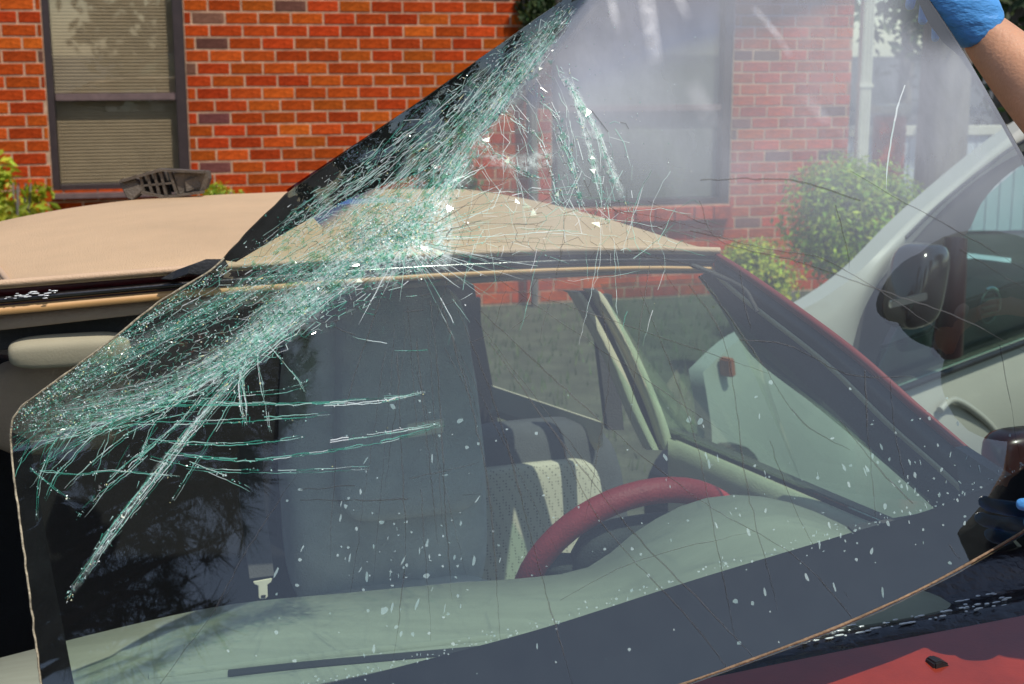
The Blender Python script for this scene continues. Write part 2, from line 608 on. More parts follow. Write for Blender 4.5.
def WP(s, z, off=0.0):
    return W0 + UW * s + Z * z + NW * off


lw = MB()
lw.add([WP(-14, .004, 0), WP(30, .004, 0), WP(30, .004, 5.2), WP(-14, .004, 5.2)], [(0, 1, 2, 3)])
tag(lw.build('lawn', M['lawn']), 'green lawn strip along the brick wall', kind='structure')

bld = empty('brick_building', WP(0, 0), 'red brick building with dark framed windows behind the cars', 'building')
sL = wall_sz(47, 100)[0], wall_sz(187, 100)[0]
zb = wall_sz(120, 191)[1]
win1 = (sL[0], sL[1], zb, zb + 1.62)
sR = wall_sz(552, 100)[0], wall_sz(732, 100)[0]
zb2 = wall_sz(650, 206)[1]
win2 = (sR[0], sR[1], zb2, zb2 + 1.62)
S0, S1, ZT = -6.0, wall_sz(850, 100)[0], 3.4
BL, BH, J = 0.198, 0.0675, 0.0115
# mortar backing with window holes
ss = sorted({S0, S1, win1[0], win1[1], win2[0], win2[1]})
zz = sorted({0, ZT, win1[2], win1[3], win2[2], win2[3]})
mw = MB()
for a, b in zip(ss, ss[1:]):
    for c, d in zip(zz, zz[1:]):
        ms, mz = (a + b) / 2, (c + d) / 2
        if any(q[0] < ms < q[1] and q[2] < mz < q[3] for q in (win1, win2)):
            continue
        mw.box(WP(ms, mz, -0.075), ((b - a) / 2, 0.075, (d - c) / 2), (UW, NW, Z))
mw.build('wall', M['mortar'], bld)
sw = MB()
sw.box(WP(S1 - 0.075, ZT / 2, -2.2), (0.0745, 2.05, ZT / 2), (UW, NW, Z))
sw.box(WP((S0 + S1) / 2, ZT + 0.1, -2.0), ((S1 - S0) / 2 + 0.3, 2.1, 0.08), (UW, NW, Z))
sw.build('side_wall_and_eaves', M['mortar'], bld)
bricks = []
row = 0
z = 0.02
while z + BH < ZT:
    s = S0 + (0.0 if row % 2 else -(BL + J) / 2) + random.uniform(-.012, .012)
    while s < S1 - 0.015:
        a, b = max(s, S0), min(s + BL, S1 - .002)
        for q in (win1, win2):
            if q[2] - .02 < z + BH / 2 < q[3] + .01:
                if a < q[0] < b: b = q[0] - 0.006
                elif a < q[1] < b: a = q[1] + 0.006
                elif q[0] <= a and b <= q[1]: b = a
        if b - a > 0.010:
            bricks.append((a, b, z))
        s += BL + J
    z += BH + J
    row += 1


def brick_mesh(name, m):
    b = MB()
    h = (BL / 2, BH / 2)
    c = 0.004
    v = [(-h[0], 0, -h[1]), (h[0], 0, -h[1]), (h[0], 0, h[1]), (-h[0], 0, h[1])]
    v2 = [(-h[0], -.002, -h[1]), (h[0], -.002, -h[1]), (h[0], -.002, h[1]), (-h[0], -.002, h[1])]
    v3 = [(-h[0] + c, -.005, -h[1] + c), (h[0] - c, -.005, -h[1] + c), (h[0] - c, -.005, h[1] - c), (-h[0] + c, -.005, h[1] - c)]
    fs = [(8, 9, 10, 11)]
    for k in (0, 4):
        for i in range(4):
            j = (i + 1) % 4
            fs.append((k + i, k + j, k + 4 + j, k + 4 + i))
    b.add(v + v2 + v3, fs)
    me = bpy.data.meshes.new(name)
    me.from_pydata(b.v, [], b.f)
    me.materials.append(m)
    return me


bm_red, bm_or, bm_dk = brick_mesh('brick_red', M['brick_red']), brick_mesh('brick_orange', M['brick_orange']), brick_mesh('brick_dark', M['brick_dark'])


def brick_rank(b):
    c = WP((b[0] + b[1]) / 2, b[2])
    x, y, d = proj(c)
    vis = -15 < x < 1040 and -8 < y < 330
    if not vis: return 9
    if x < 545 and y < 192 and (y < 190 - (x - 290) * .72 or x < 290): return 0
    if 725 < x < 870 and y < 262: return 1
    if x > 440 and y < 200: return 2
    return 5


bricks.sort(key=lambda b: (brick_rank(b), random.random()))
mass = MB()
for i, (a, b, z) in enumerate(bricks):
    x = WP((a + b) / 2, z + BH / 2, random.uniform(-.002, .001))
    if i < 300:
        r = random.random()
        o = bpy.data.objects.new('brick', bm_dk if r < .08 else bm_or if r < .4 else bm_red)
        COL.objects.link(o)
        o.parent = bld
        o.matrix_parent_inverse = Matrix.Translation(-bld.location)
        o.location = x
        o.rotation_euler = (0, random.uniform(-.006, .006), WY)
        o.scale = ((b - a) / BL, 1, 1)
    else:
        mass.box(x, ((b - a) / 2, 0.005, BH / 2), (UW, NW, Z))
tag(mass.build('brick_courses', M['brick_mass'], bld), kind='stuff')


def window(q, rail_z, mull=None, bm='blind'):
    s0, s1, z0, z1 = q
    wf = MB()
    t = 0.045
    for (a, b, c, d) in ((s0, s0 + t, z0, z1), (s1 - t * 1.5, s1, z0, z1), (s0 + t, s1 - t * 1.5, z1 - t, z1), (s0 + t, s1 - t * 1.5, z0, z0 + t)):
        wf.box(WP((a + b) / 2, (c + d) / 2, -.055), ((b - a) / 2 - .001, .05, (d - c) / 2 - .001), (UW, NW, Z))
    if mull:
        wf.box(WP(mull, (z0 + z1) / 2, -.058), (.035, .045, (z1 - z0) / 2 - t - .002), (UW, NW, Z))
    f = wf.build('window', M['window_frame'], bld, bevel=.003)
    r = MB()
    r.box(WP((s0 + s1) / 2, rail_z, -.052), ((s1 - s0) / 2 - t - .004, .03, .022), (UW, NW, Z))
    r.build('sash_rail', M['sash_rail'], f, bevel=.003)
    p = MB()
    for (c, d, o) in ((z0 + t, rail_z - .02, -.07), (rail_z + .02, z1 - t, -.06)):
        p.box(WP((s0 + s1) / 2, (c + d) / 2, o), ((s1 - s0) / 2 - t, .002, (d - c) / 2), (UW, NW, Z))
    p.build('pane', M['pane'], f)
    bl = MB()
    zc = z0 + t
    while zc < z1 - t:
        bl.box(WP((s0 + s1) / 2, zc, -.092), ((s1 - s0) / 2 - t - .003, .0125, .0012), (UW, (NW * .45 - Z * .89), (Z * .45 + NW * .89)))
        zc += .021
    tag(bl.build('blind', M[bm], f), kind='stuff')
    rm = MB()
    rm.box(WP((s0 + s1) / 2, (z0 + z1) / 2, -.40), ((s1 - s0) / 2 + .2, .2, (z1 - z0) / 2 + .2), (UW, NW, Z))
    rm.build('dark_room', M['room'], f)
    return f


window(win1, wall_sz(120, 97)[1])
window(win2, wall_sz(680, 108)[1], None, 'blind_white')
sl = MB()
n = 9
for i in range(n):
    a = win2[0] + (win2[1] - win2[0]) * (i + .5) / n
    sl.box(WP(a, win2[2] - .055, .02), ((win2[1] - win2[0]) / n / 2 - .005, .06, .045), (UW, NW, Z))
sl.build('brick_sill', M['brick_orange'], bld, bevel=.003)
sl = MB()
sl.box(WP((win1[0] + win1[1]) / 2, win1[2] - .02, .015), ((win1[1] - win1[0]) / 2, .05, .017), (UW, NW, Z))
sl.build('window_sill', M['sash_rail'], bld, bevel=.003)
# downspout
s_d = wall_sz(861, 100)[0]
dn = MB()
dn.box(WP(s_d, 1.5, .035), (.045, .03, 1.49), (UW, NW, Z))
for k in (-1, 0, 1):
    dn.box(WP(s_d + k * .026, 1.5, .066), (.008, .004, 1.485), (UW, NW, Z))
d_ = dn.build('downspout', M['white_paint'], bld, bevel=.004)
s = MB()
for zc in (0.5, 1.5, 2.4):
    s.box(WP(s_d, zc, .04), (.055, .034, .014), (UW, NW, Z))
s.build('strap', M['white_paint'], d_)


# ------------------------------------------------------------------ plants
def foliage(center, rad, n, size, seed, clumps=14, flat=1.0, shell=.55):
    """leaf faces spread in clumps through an ellipsoid"""
    rnd = random.Random(seed)
    mb = MB()
    cl = []
    for _ in range(clumps):
        while True:
            v = Vector((rnd.uniform(-1, 1), rnd.uniform(-1, 1), rnd.uniform(-1, 1)))
            if shell < v.length < 1: break
        cl.append((v * .82, rnd.uniform(.22, .42)))
    for _ in range(n):
        c, r = rnd.choice(cl)
        v = c + Vector((rnd.gauss(0, 1), rnd.gauss(0, 1), rnd.gauss(0, 1))) * r * .55
        if v.length > 1.12:
            v = v.normalized() * rnd.uniform(.95, 1.18)
        p = Vector(center) + Vector((v.x * rad[0], v.y * rad[1], v.z * rad[2]))
        nn = (v.normalized() + Vector((rnd.gauss(0, .6), rnd.gauss(0, .6), rnd.gauss(0, .6) + .4))).normalized()
        a = nn.orthogonal().normalized()
        a = Quaternion(nn, rnd.uniform(0, 6.28)) @ a
        b = nn.cross(a)
        k = size * rnd.uniform(.6, 1.4)
        mb.add([p - a * k, p + b * k * .42 + nn * k * .12, p + a * k, p - b * k * .42 + nn * k * .12], [(0, 1, 2, 3)])
    return mb


def shrub(name, c, rad, n, size, m, label, seed, cat='bush', clumps=18):
    root = empty(name, (c[0], c[1], 0), label, cat)
    foliage(c, rad, n, size, seed, clumps).build('foliage', m, root, fix=False)
    st = MB()
    rnd = random.Random(seed)
    for k in range(7):
        a = rnd.uniform(0, 6.28)
        q = Vector((math.cos(a) * rad[0] * .6, math.sin(a) * rad[1] * .6, 0))
        st.tube([(c[0] + q.x * .15, c[1] + q.y * .15, 0), (c[0] + q.x * .5, c[1] + q.y * .5, c[2] * .55), (c[0] + q.x, c[1] + q.y, c[2] + rad[2] * .4)], [.02, .014, .006], 6)
    st.build('stem', M['bark'], root)
    return root


c = P(857, 222, 8.4)
shrub('round_bush', c, (.42, .42, .38), 11000, .022, M['leaf_bright'], 'large rounded bright green bush beside the downspout', 11, clumps=70)
c = P(757, 280, 7.6)
shrub('low_bush', c, (.25, .24, .21), 5200, .019, M['leaf_yellow'], 'small yellow-green bush below the brick wall, behind the red car roof corner', 12, clumps=24)
c = P(8, 205, 8.6)
shrub('leafy_shrub', c, (.30, .24, .30), 1300, .035, M['leaf_yellow'], 'bright leafy shrub at the far left under the window', 13)
c = P(228, 200, 8.9)
shrub('clipped_shrub', c, (.19, .16, .115), 1500, .014, M['leaf_bright'], 'low bright green shrub showing just above the tan roof', 14)
c = P(448, 175, 8.7)
shrub('slender_shrub', c, (.20, .18, .30), 900, .028, M['leaf_mid'], 'mid green shrub seen through the shattered corner of glass', 15)
c = WP(wall_sz(532, -5)[0], wall_sz(532, -5)[1], .12)
iv = shrub('climbing_vine', c, (.16, .10, .24), 900, .03, M['leaf_dark'], 'dark climbing vine against the brick wall at the top of picture', 16, 'vine')


def tree(name, base, h, r, crown, label, m, seed, n=2600, leaf=.09, group=None, lean=0.0):
    root = empty(name, base, label, 'tree', group)
    b = Vector(base)
    rnd = random.Random(seed)
    t = MB()
    pts = [b + Vector((lean * k * h + rnd.uniform(-.03, .03), 0, h * k)) for k in (0, .05, .25, .5, .75, 1)]
    t.tube(pts, [r * 1.35, r * 1.05, r, r * .85, r * .6, r * .25], 14)
    t.build('trunk', M['bark'], root, smooth=True)
    cc = b + Vector((lean * h, 0, crown[0]))
    for k in range(6):
        a = rnd.uniform(0, 6.28)
        z0 = h * rnd.uniform(.45, .85)
        e = cc + Vector((math.cos(a) * crown[1] * .7, math.sin(a) * crown[1] * .7, rnd.uniform(-.5, .5) * crown[2]))
        s0 = b + Vector((lean * z0, 0, z0))
        q = MB()
        q.tube([s0, s0.lerp(e, .5) + Vector((0, 0, .2)), e], [r * .35, r * .22, r * .06], 7)
        q.build('branch', M['bark'], root, smooth=True)
    foliage(cc, (crown[1], crown[1], crown[2]), n, leaf, seed, 30, shell=.3).build('crown', m, root, fix=False)
    return root


def gp(px, d):
    p = P(px, 100, d)
    return (p.x, p.y, 0)


tree('shade_tree', gp(943, 11.5), 6.5, .20, (4.6, 2.0, 1.9), 'thick grey trunked shade tree behind the silver car', M['leaf_mid'], 21, 1500, .10)
grp = 'trees beyond the parking area'
for i, (px, d, h, cr, m, lab) in enumerate([
        (1010, 16, 5.5, (2.6, 1.7, 2.3), 'leaf_dark', 'dark dense tree behind the worker\'s wrist at top right'),
        (905, 34, 9, (4.6, 3.2, 3.6), 'leaf_mid', 'distant green tree rising above the board fence'),
        (1075, 26, 8, (4.5, 3.0, 3.4), 'leaf_mid', 'distant tree at the far right edge'),
        (1000, 40, 10, (5.4, 4.2, 4.4), 'leaf_dark', 'far dark tree right of the thick trunk')]):
    tree('leafy_tree', gp(px, d), h, .16, cr, lab, M[m], 30 + i, 2600, .05 + d * .0035, grp)

for i, (x, y, h, cr) in enumerate([(9, -5, 6, (3.4, 2.6, 2.8)), (13, 0.5, 6.5, (3.6, 2.8, 3.2)), (4, -10, 6, (3.2, 2.8, 2.8)), (-3, -11, 6, (3.3, 2.9, 2.9)), (-9, -7, 6, (3.2, 2.9, 2.8)), (13, 6, 6, (3.2, 2.5, 3))]):
    tree('leafy_tree', (x, y, 0), h, .17, cr, 'broad leafy tree mirrored in the window panes', M['leaf_dark'], 60 + i, 2200, .20, 'trees on the near side of the parking area')
# ------------------------------------------------------------------ board fence, brick pier
fb = Vector(gp(945, 13.5))
fence = empty('board_fence', fb, 'pale blue grey board fence with cream top rail behind the tree', 'fence')
hx, hy = Vector((math.cos(R(8)), math.sin(R(8)), 0)), Vector((-math.sin(R(8)), math.cos(R(8)), 0))
fme = None
for k in range(-7, 16):
    p = fb + hx * (.135 * k)
    if fme is None:
        q = MB()
        q.box((0, 0, 0), (.062, .011, .47), None)
        o = q.build('board', M['siding'], fence, bevel=.003)
        fme = o.data
    else:
        o = bpy.data.objects.new('board', fme)
        COL.objects.link(o)
        o.parent = fence
        o.matrix_parent_inverse = Matrix.Translation(-fence.location)
    o.location = p + Z * (.50 + random.uniform(-.004, .004))
    o.rotation_euler = (0, random.uniform(-.006, .006), R(8))
q = MB()
q.box(fb + hx * .55 + Z * 1.0, (1.65, .05, .045), (hx, hy, Z))
q.build('top_rail', M['white_paint'], fence, bevel=.006)
q = MB()
q.box(fb + hx * .55 + Z * .3 + hy * .03, (1.6, .018, .04), (hx, hy, Z))
q.build('back_rail', M['white_paint'], fence, bevel=.004)
pc = Vector(gp(891, 12.5))
pier = empty('brick_pier', pc, 'short brick pier with pale flat cap beyond the round bush', 'pier')
q = MB()
for k in range(15):
    q.box(pc + Z * (.04 + k * .0785), (.115 + .003 * (k % 2), .115, .034), None)
    q.box(pc + Z * (.079 + k * .0785), (.108, .108, .005), None)
q.build('brick_courses', M['brick_mass'], pier)['kind'] = 'stuff'
q = MB()
q.box(pc + Z * 1.245, (.15, .15, .035), None)
q.build('cap_stone', M['white_paint'], pier, bevel=.008)

# grass blades at the wall foot
gm = MB()
rnd = random.Random(5)
for _ in range(6000):
    p = WP(rnd.uniform(-3, 5), .004, rnd.uniform(.05, 5))
    h = rnd.uniform(.03, .09)
    a = rnd.uniform(0, 6.28)
    dx = Vector((math.cos(a), math.sin(a), 0)) * .004
    tp = p + Vector((rnd.uniform(-.02, .02), rnd.uniform(-.02, .02), h))
    gm.add([p - dx, p + dx, tp], [(0, 1, 2)])
tag(gm.build('grass', M['grass'], fix=False), 'short grass blades on the lawn by the wall', 'grass', kind='stuff')

# ------------------------------------------------------------------ red car
CY = R(20)
U = Vector((math.cos(CY), math.sin(CY), 0))
V = Vector((-math.sin(CY), math.cos(CY), 0))        # towards the rear of the car
car = empty('red_car', (-.2, 2.6, 0), 'red car with tan vinyl roof and its windscreen taken out', 'car')


def dh(px):
    """depth of the roof header below pixel column px"""
    k = (px - 0) / 718.0
    return 1 / ((1 - k) / 2.05 + k / 2.36)


def band(top, bot, off=0.0, n=28, m=3, thick=.012, depth=dh, bulge=0.0):
    rows = []
    for i in range(m + 1):
        t = i / m
        rows.append([])
        for j in range(n + 1):
            a, b = lerp_poly(top, j / n), lerp_poly(bot, j / n)
            x, y = a[0] + (b[0] - a[0]) * t, a[1] + (b[1] - a[1]) * t
            rows[-1].append(P(x, y, depth(x) + off - bulge * math.sin(math.pi * t)))
    mb = MB()
    mb.slab(rows, FWD * thick)
    return mb


LIP = [(-90, 292), (0, 284), (176, 270), (330, 260), (440, 254), (560, 250), (650, 249), (719, 251)]


def roof_pt(s, t):
    x, y = lerp_poly(LIP, s)
    p = P(x, y, dh(x))
    if t < 0:
        return p + Z * (-.003) + V * .003
    e = .012 * (1 - math.exp(-t * 30))          # rolled front edge
    z = e + .030 * math.sin(math.pi * min(1, t * .62)) * (1 - .3 * t) - .012 * t
    side = max(0, (s - .90) / .10)
    z -= .020 * side ** 2 * (1 - math.exp(-t * 20))
    lf = max(0, (.42 - s) / .42)
    z -= .045 * lf ** 2 * (1 - math.exp(-t * 20))
    return p + V * (.88 * t) + U * (-.06 * (s - .5) * t) + Z * z


tt = [-.02, 0, .004, .01, .02, .035, .06, .1, .15, .2, .3, .4, .5, .6, .7, .8, .9, 1.0]
sv = [i / 60 for i in range(61)]
q = MB()
q.slab([[roof_pt(s, t) for s in sv] for t in tt], (0, 0, -.005))
q.build('roof', M['vinyl'], car, smooth=True)
# welt seam of the vinyl at the left end
q = MB()
q.tube([roof_pt(.122 - .06 * (i / 14) ** 1.3, .005 + .55 * i / 14) + Z * .0015 for i in range(15)], .005, 8)
q.build('roof_seam', M['vinyl_seam'], car, smooth=True)
q = MB()
q.tube([roof_pt(.114 - .06 * (i / 14) ** 1.3, .005 + .55 * i / 14) + Z * .001 for i in range(15)], .002, 6)
q.build('seam_groove', M['dark_trim'], car, smooth=True)
q = MB()
q.tube([roof_pt(i / 40, 0) + Z * .001 - V * .002 for i in range(41)], .0055, 8)
q.build('roof_welt', M['vinyl_seam'], car, smooth=True)
off = lambda pl, dy: [(x, y + dy) for x, y in pl]


def offv(pl, a, b):          # vertical offset a at the left, b at the right
    return [(x, y + a + (b - a) * max(0, min(1, x / 718))) for x, y in pl]


band(offv(LIP, 1, 1), offv(LIP, 12, 7), .018, bulge=.004).build('header_rail', M['dark_red'], car, smooth=True)
band(offv(LIP, 12, 7), offv(LIP, 20, 13), .008, bulge=.006).build('windscreen_gasket', M['black_gloss'], car, smooth=True)
q = MB()
rnd = random.Random(3)
for k in range(26):                                   # smeared sealant on the gasket
    x = rnd.choice((rnd.uniform(0, 30), rnd.uniform(28, 62)))
    y = lerp_poly(offv(LIP, 14, 9), (x + 90) / 809)[1] + rnd.gauss(0, 1.6)
    c = P(x, y, dh(x) + .0)
    q.rbox(c, (rnd.uniform(.0015, .006), .001, rnd.uniform(.0004, .0010)), (U, V, Z), .8, 8, 4)
tag(q.build('sealant_smear', M['wet'], car, smooth=True), kind='stuff')
band(offv(LIP, 20, 13), offv(LIP, 22, 15), .016).build('header_flange', M['dark_red'], car)
band(offv(LIP, 22, 15), offv(LIP, 31, 20), .012, bulge=.004).build('gold_lip', M['gold_trim'], car, smooth=True)
band(offv(LIP, 31, 20), offv(LIP, 46, 22), .035, bulge=.004).build('headliner_edge', M['headliner'], car, smooth=True)
HL = [(-90, 340), (0, 332), (100, 322), (200, 312), (330, 300)]
band(off(HL, -3), off(HL, 18), .09, thick=.02).build('headliner_edge', M['grey_trim'], car, smooth=True)
# sun visor, pale
ax = (U, (V * .5 + Z * .2).normalized(), (Z * .9 - V * .2).normalized())
q = MB()
q.rbox(P(70, 350, 2.13), (.088, .018, .022), ax, .55)
q.build('sun_visor', M['visor'], car, smooth=True)
q = MB()
q.rbox(P(60, 404, 2.24), (.115, .03, .08), ax, .6)
q.build('cabin_panel', M['headliner'], car, smooth=True)

q = MB()
tr_ = [(160, 279), (176, 270), (190, 265), (206, 259), (224, 259), (228, 266), (214, 270), (204, 275), (188, 274), (172, 280)]
q.prism([P(x, y, dh(x) - .012 - .015 * (x > 185)) for x, y in tr_], FWD * .008)
q.build('torn_rubber', M['dark_trim'], car, bevel=.001)

# driver side pillar: red edge, black moulding, pale bead, grey inside trim
dp = lambda x: 1 / ((1 - (x - 718) / 312) / 2.36 + (x - 718) / 312 / 1.97)
E0 = catmull([(716, 251), (760, 279), (850, 344), (920, 405), (1000, 474), (1110, 575)], 6)
E1 = catmull([(714, 257), (756, 286), (845, 352), (914, 412), (994, 482), (1100, 584)], 6)
E2 = catmull([(712, 268), (745, 297), (828, 362), (892, 424), (962, 486), (1050, 575)], 6)
E3 = catmull([(711, 272), (741, 301), (824, 366), (888, 428), (957, 490), (1044, 580)], 6)
E3b = [(a + (c - a) * .45, b + (d - b) * .45) for (a, b), (c, d) in zip(E2, E3)]
E4 = catmull([(700, 276), (722, 306), (757, 358), (830, 415), (932, 503), (1010, 582)], 6)
band(E0, E1, 0, 40, 3, .05, dp, .008).build('windscreen_pillar', M['pillar_red'], car, smooth=True)
band(E1, E2, .006, 40, 4, .05, dp, .010).build('pillar_moulding', M['dark_trim'], car, smooth=True)
band(E2, [(x - .5 * 0, y) for x, y in E3b], .003, 40, 2, .03, dp, .003).build('pillar_bead', M['beige_trim'], car, smooth=True)
band(E3b, E4, .02, 40, 4, .03, lambda x: dp(max(718, x)) + .03, .012).build('pillar_trim', M['grey_trim'], car, smooth=True)
q = MB()
q.tube([P(x, y, dp(max(718, x)) - .003) for x, y in catmull([(690, 264), (740, 286), (753, 303), (757, 312)], 6)], .004, 8)
q.build('pillar_hose', M['grey_trim'], car, smooth=True)
# passenger side pillar, just outside the picture
pt0, pt1 = P(-92, 296, dh(-90)), P(-420, 600, 1.72)
q = MB()
pw_ = [pt0.lerp(pt1, i / 8) + Z * .03 * math.sin(math.pi * i / 8) for i in range(9)]
q.slab([[p + U * .02 for p in pw_], [p - U * .02 - V * .012 for p in pw_], [p - U * .055 for p in pw_]], V * .05)
q.build('windscreen_pillar', M['pillar_red'], car, smooth=True)
q = MB()
q.tube([roof_pt(0, t) + Z * (-.014) - U * .004 for t in tt[1:]], .014, 8)
q.build('roof_rail', M['red_paint'], car, smooth=True)
q = MB()
q.tube([P(24, 338, 2.13), P(20, 350, 2.13)], .006, 8)
q.build('visor_arm', M['dark_trim'], car, smooth=True)
# roof rail on the driver side, running back
q = MB()
q.tube([roof_pt(1, t) + Z * (-.022) + U * .004 for t in tt[1:]], .014, 8)
q.build('roof_rail', M['red_paint'], car, smooth=True)

# dashboard: one moulded surface with the instrument hood swelling up on the driver side
rear = catmull([(-120, 690), (0, 655), (205, 606), (350, 590), (460, 580), (530, 575), (590, 564), (640, 526), (690, 500), (740, 492), (800, 503), (874, 538), (960, 585), (1090, 640)], 6)
dd = lambda x: 1.93 + .17 * max(0, min(1, x / 520)) - .16 * max(0, (x - 600) / 490)
rows = []
NR = 46
for i in range(12):
    t = i / 11
    row = []
    for j in range(NR + 1):
        x, y = lerp_poly(rear, j / NR)
        p = P(x, y, dd(x))
        base = .965 + .05 * max(0, min(1, x / 1000))
        fr = p - V * .55
        fr.z = base - .05
        a = t ** .8
        pt = p.lerp(fr, a)
        pt.z = base - .05 * a + (p.z - base) * (1 - t) ** 1.5 - (.004 * math.exp(-t * 14))
        row.append(pt)
    rows.append(row)
low = [v_ + V * .03 - Z * .22 for v_ in rows[0]]
q = MB()
q.grid([low, [v_ + V * .012 - Z * .02 for v_ in rows[0]]] + rows)
q.build('dashboard', M['dash'], car, smooth=True)


from mathutils.bvhtree import BVHTree
_nb = len(rows[0])
dash_bvh = BVHTree.FromPolygons([Vector(v_) for r_ in rows for v_ in r_], [(i * _nb + j, i * _nb + j + 1, (i + 1) * _nb + j + 1, (i + 1) * _nb + j) for i in range(len(rows) - 1) for j in range(_nb - 1)])


def on_dash(px, py, lift=.003):
    d_ = (P(px, py, 1) - CAM).normalized()
    loc, nor, idx, dist = dash_bvh.ray_cast(CAM, d_)
    if loc is None:
        loc = dash_bvh.find_nearest(P(px, py, 1.8))[0]
    return loc - d_ * lift + Z * lift * .5


# raised ridge and defroster slot along the windscreen base
RD = [(150, 668), (300, 650), (450, 634), (560, 622), (680, 600), (800, 572)]
q = MB()
q.tube([on_dash(x, y + 9, -.002) for x, y in catmull(RD, 3)], .008, 8)
q.build('dash_ridge', M['dash'], car, smooth=True)
SL = catmull([(228, 671), (300, 663), (400, 654), (500, 645), (552, 638)], 5)
q = MB()
q.slab([[on_dash(x, y, .002) for x, y in SL], [on_dash(x, y + 6, .002) for x, y in SL]], FWD * .004)
q.build('defroster_slot', M['dash_slot'], car)

# steering wheel
sc_ = P(634, 578, 2.30)
wn = (V * math.cos(R(24)) + Z * math.sin(R(24))).normalized()
wa = U
wb = wn.cross(wa).normalized()
if wb.z < 0: wb = -wb
rim = [sc_ + (wa * math.cos(2 * math.pi * k / 48) * 1.02 + wb * math.sin(2 * math.pi * k / 48)) * .186 for k in range(49)]
hub = MB()
hub.rbox(sc_ - wn * .01 + wb * .02, (.125, .115, .035), (wa, wb, wn), .55)
wheel = hub.build('steering_wheel', M['seat_rear'], car, smooth=True)
q = MB()
q.tube(rim, .0205, 14)
q.build('rim', M['red_leather'], wheel, smooth=True)
for an in (.35, math.pi - .35, -.8, math.pi + .8):
    q = MB()
    e = sc_ + (wa * math.cos(an) + wb * math.sin(an)) * .18
    q.tube([sc_ + (e - sc_) * .35, e], [.03, .018], 10)
    q.build('spoke', M['seat_rear'], wheel, smooth=True)
q = MB()
q.rbox(sc_ - V * .05 - Z * .03, (.15, .05, .05), (U, V, Z), .5)
q.build('instrument_cluster', M['seat_dark'], car, smooth=True)
q = MB()
q.tube([sc_, sc_ - wn * .25], .04, 10)
q.build('steering_column', M['dark_trim'], car, smooth=True)


# seats
def seat(c, w, h, m, sunlit_insert=None, head=True, tilt=.12):
    """c: middle of the backrest front; faces the front of the car"""
    up = (Z + V * tilt).normalized()
    ax = (U, V, up)
    b = MB()
    b.rbox(c + V * .07, (w / 2, .075, h / 2), ax, .42, 32, 18, fn=lambda q_: (q_[0] * (1 - .10 * max(0, q_[2])), q_[1], q_[2]))
    root = b.build('seat', m, car, smooth=True)
    if head:
        b = MB()
        b.rbox(c + up * (h / 2 + .10) + V * .07, (w * .30, .05, .10), ax, .5)
        b.build('headrest', m, root, smooth=True)
    b = MB()
    b.rbox(c - V * .22 - up * (h / 2 - .02), (w / 2, .27, .08), (U, V, Z), .4)
    b.build('cushion', m, root, smooth=True)
    if sunlit_insert:  # paler panel paints the sun falling on part of the backrest
        b = MB()
        b.rbox(c - V * .004 + up * (h * .03) + U * sunlit_insert[1], (w * sunlit_insert[0] / 2, .028, h * .36), ax, .3)
        b.build('sunlit_insert', M['sunlit_perforated'], root, smooth=True)
    return root


seat(P(392, 470, 2.72), .40, .62, M['seat_dark'])
seat(P(543, 570, 3.12), .46, .62, M['seat_rear'], (.70, -.02), head=False)
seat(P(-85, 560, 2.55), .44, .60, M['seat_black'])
q = MB()
q.rbox(P(-8, 400, 2.56), (.06, .05, .08), (U, V, Z), .55)
q.build('headrest', M['seat_black'], car, smooth=True)
# tall dark back of the driver seat
q = MB()
q.rbox(P(405, 400, 2.70) , (.135, .05, .22), (U, V, (Z + V * .1).normalized()), .35, fn=lambda k: (k[0] * (1 - .13 * k[2]), k[1], k[2]))
su = q.build('seat_upper', M['seat_dark'], car, smooth=True)
q = MB()
a = P(426, 430, 2.62)
q.slab([[a - U * .034 + Z * .014, a + U * .034 + Z * .018], [a - U * .034 - Z * .012, a + U * .034 - Z * .008]], V * .004)
q.build('seat_tag', M['tag_white'], car)
# hanging belt with its metal tongue
q = MB()
bp_ = [P(250, 440, 2.64), P(252, 500, 2.60), P(258, 545, 2.56), P(262, 577, 2.54)]
q.slab([[p - U * .022 for p in bp_], [p + U * .022 for p in bp_]], V * .003)
belt = q.build('seat_belt', M['grey_trim'], car)
a = P(263, 588, 2.535)
q = MB()
q.prism([a + U * x * .001 + Z * y * .001 for x, y in ((-17, 14), (17, 16), (15, 9), (8, 5), (8, -18), (4, -21), (-4, -21), (-8, -18), (-8, 5), (-15, 9))], V * .003)
q.build('tongue', M['tag_white'], belt, bevel=.0008)
q = MB()
q.slab([[a + U * -.004 - Z * .013 - V * .0015, a + U * .004 - Z * .013 - V * .0015], [a + U * -.004 - Z * .018 - V * .0015, a + U * .004 - Z * .018 - V * .0015]], V * .001)
q.build('tongue_slot', M['dark_trim'], belt)

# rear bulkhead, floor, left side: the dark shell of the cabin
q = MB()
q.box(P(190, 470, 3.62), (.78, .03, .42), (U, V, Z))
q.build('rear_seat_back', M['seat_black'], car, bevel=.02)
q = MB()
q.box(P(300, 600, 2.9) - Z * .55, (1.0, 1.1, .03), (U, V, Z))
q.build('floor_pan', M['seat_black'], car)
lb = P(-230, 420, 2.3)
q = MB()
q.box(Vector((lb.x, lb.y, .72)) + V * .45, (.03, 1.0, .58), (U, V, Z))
q.build('body_side', M['seat_black'], car)
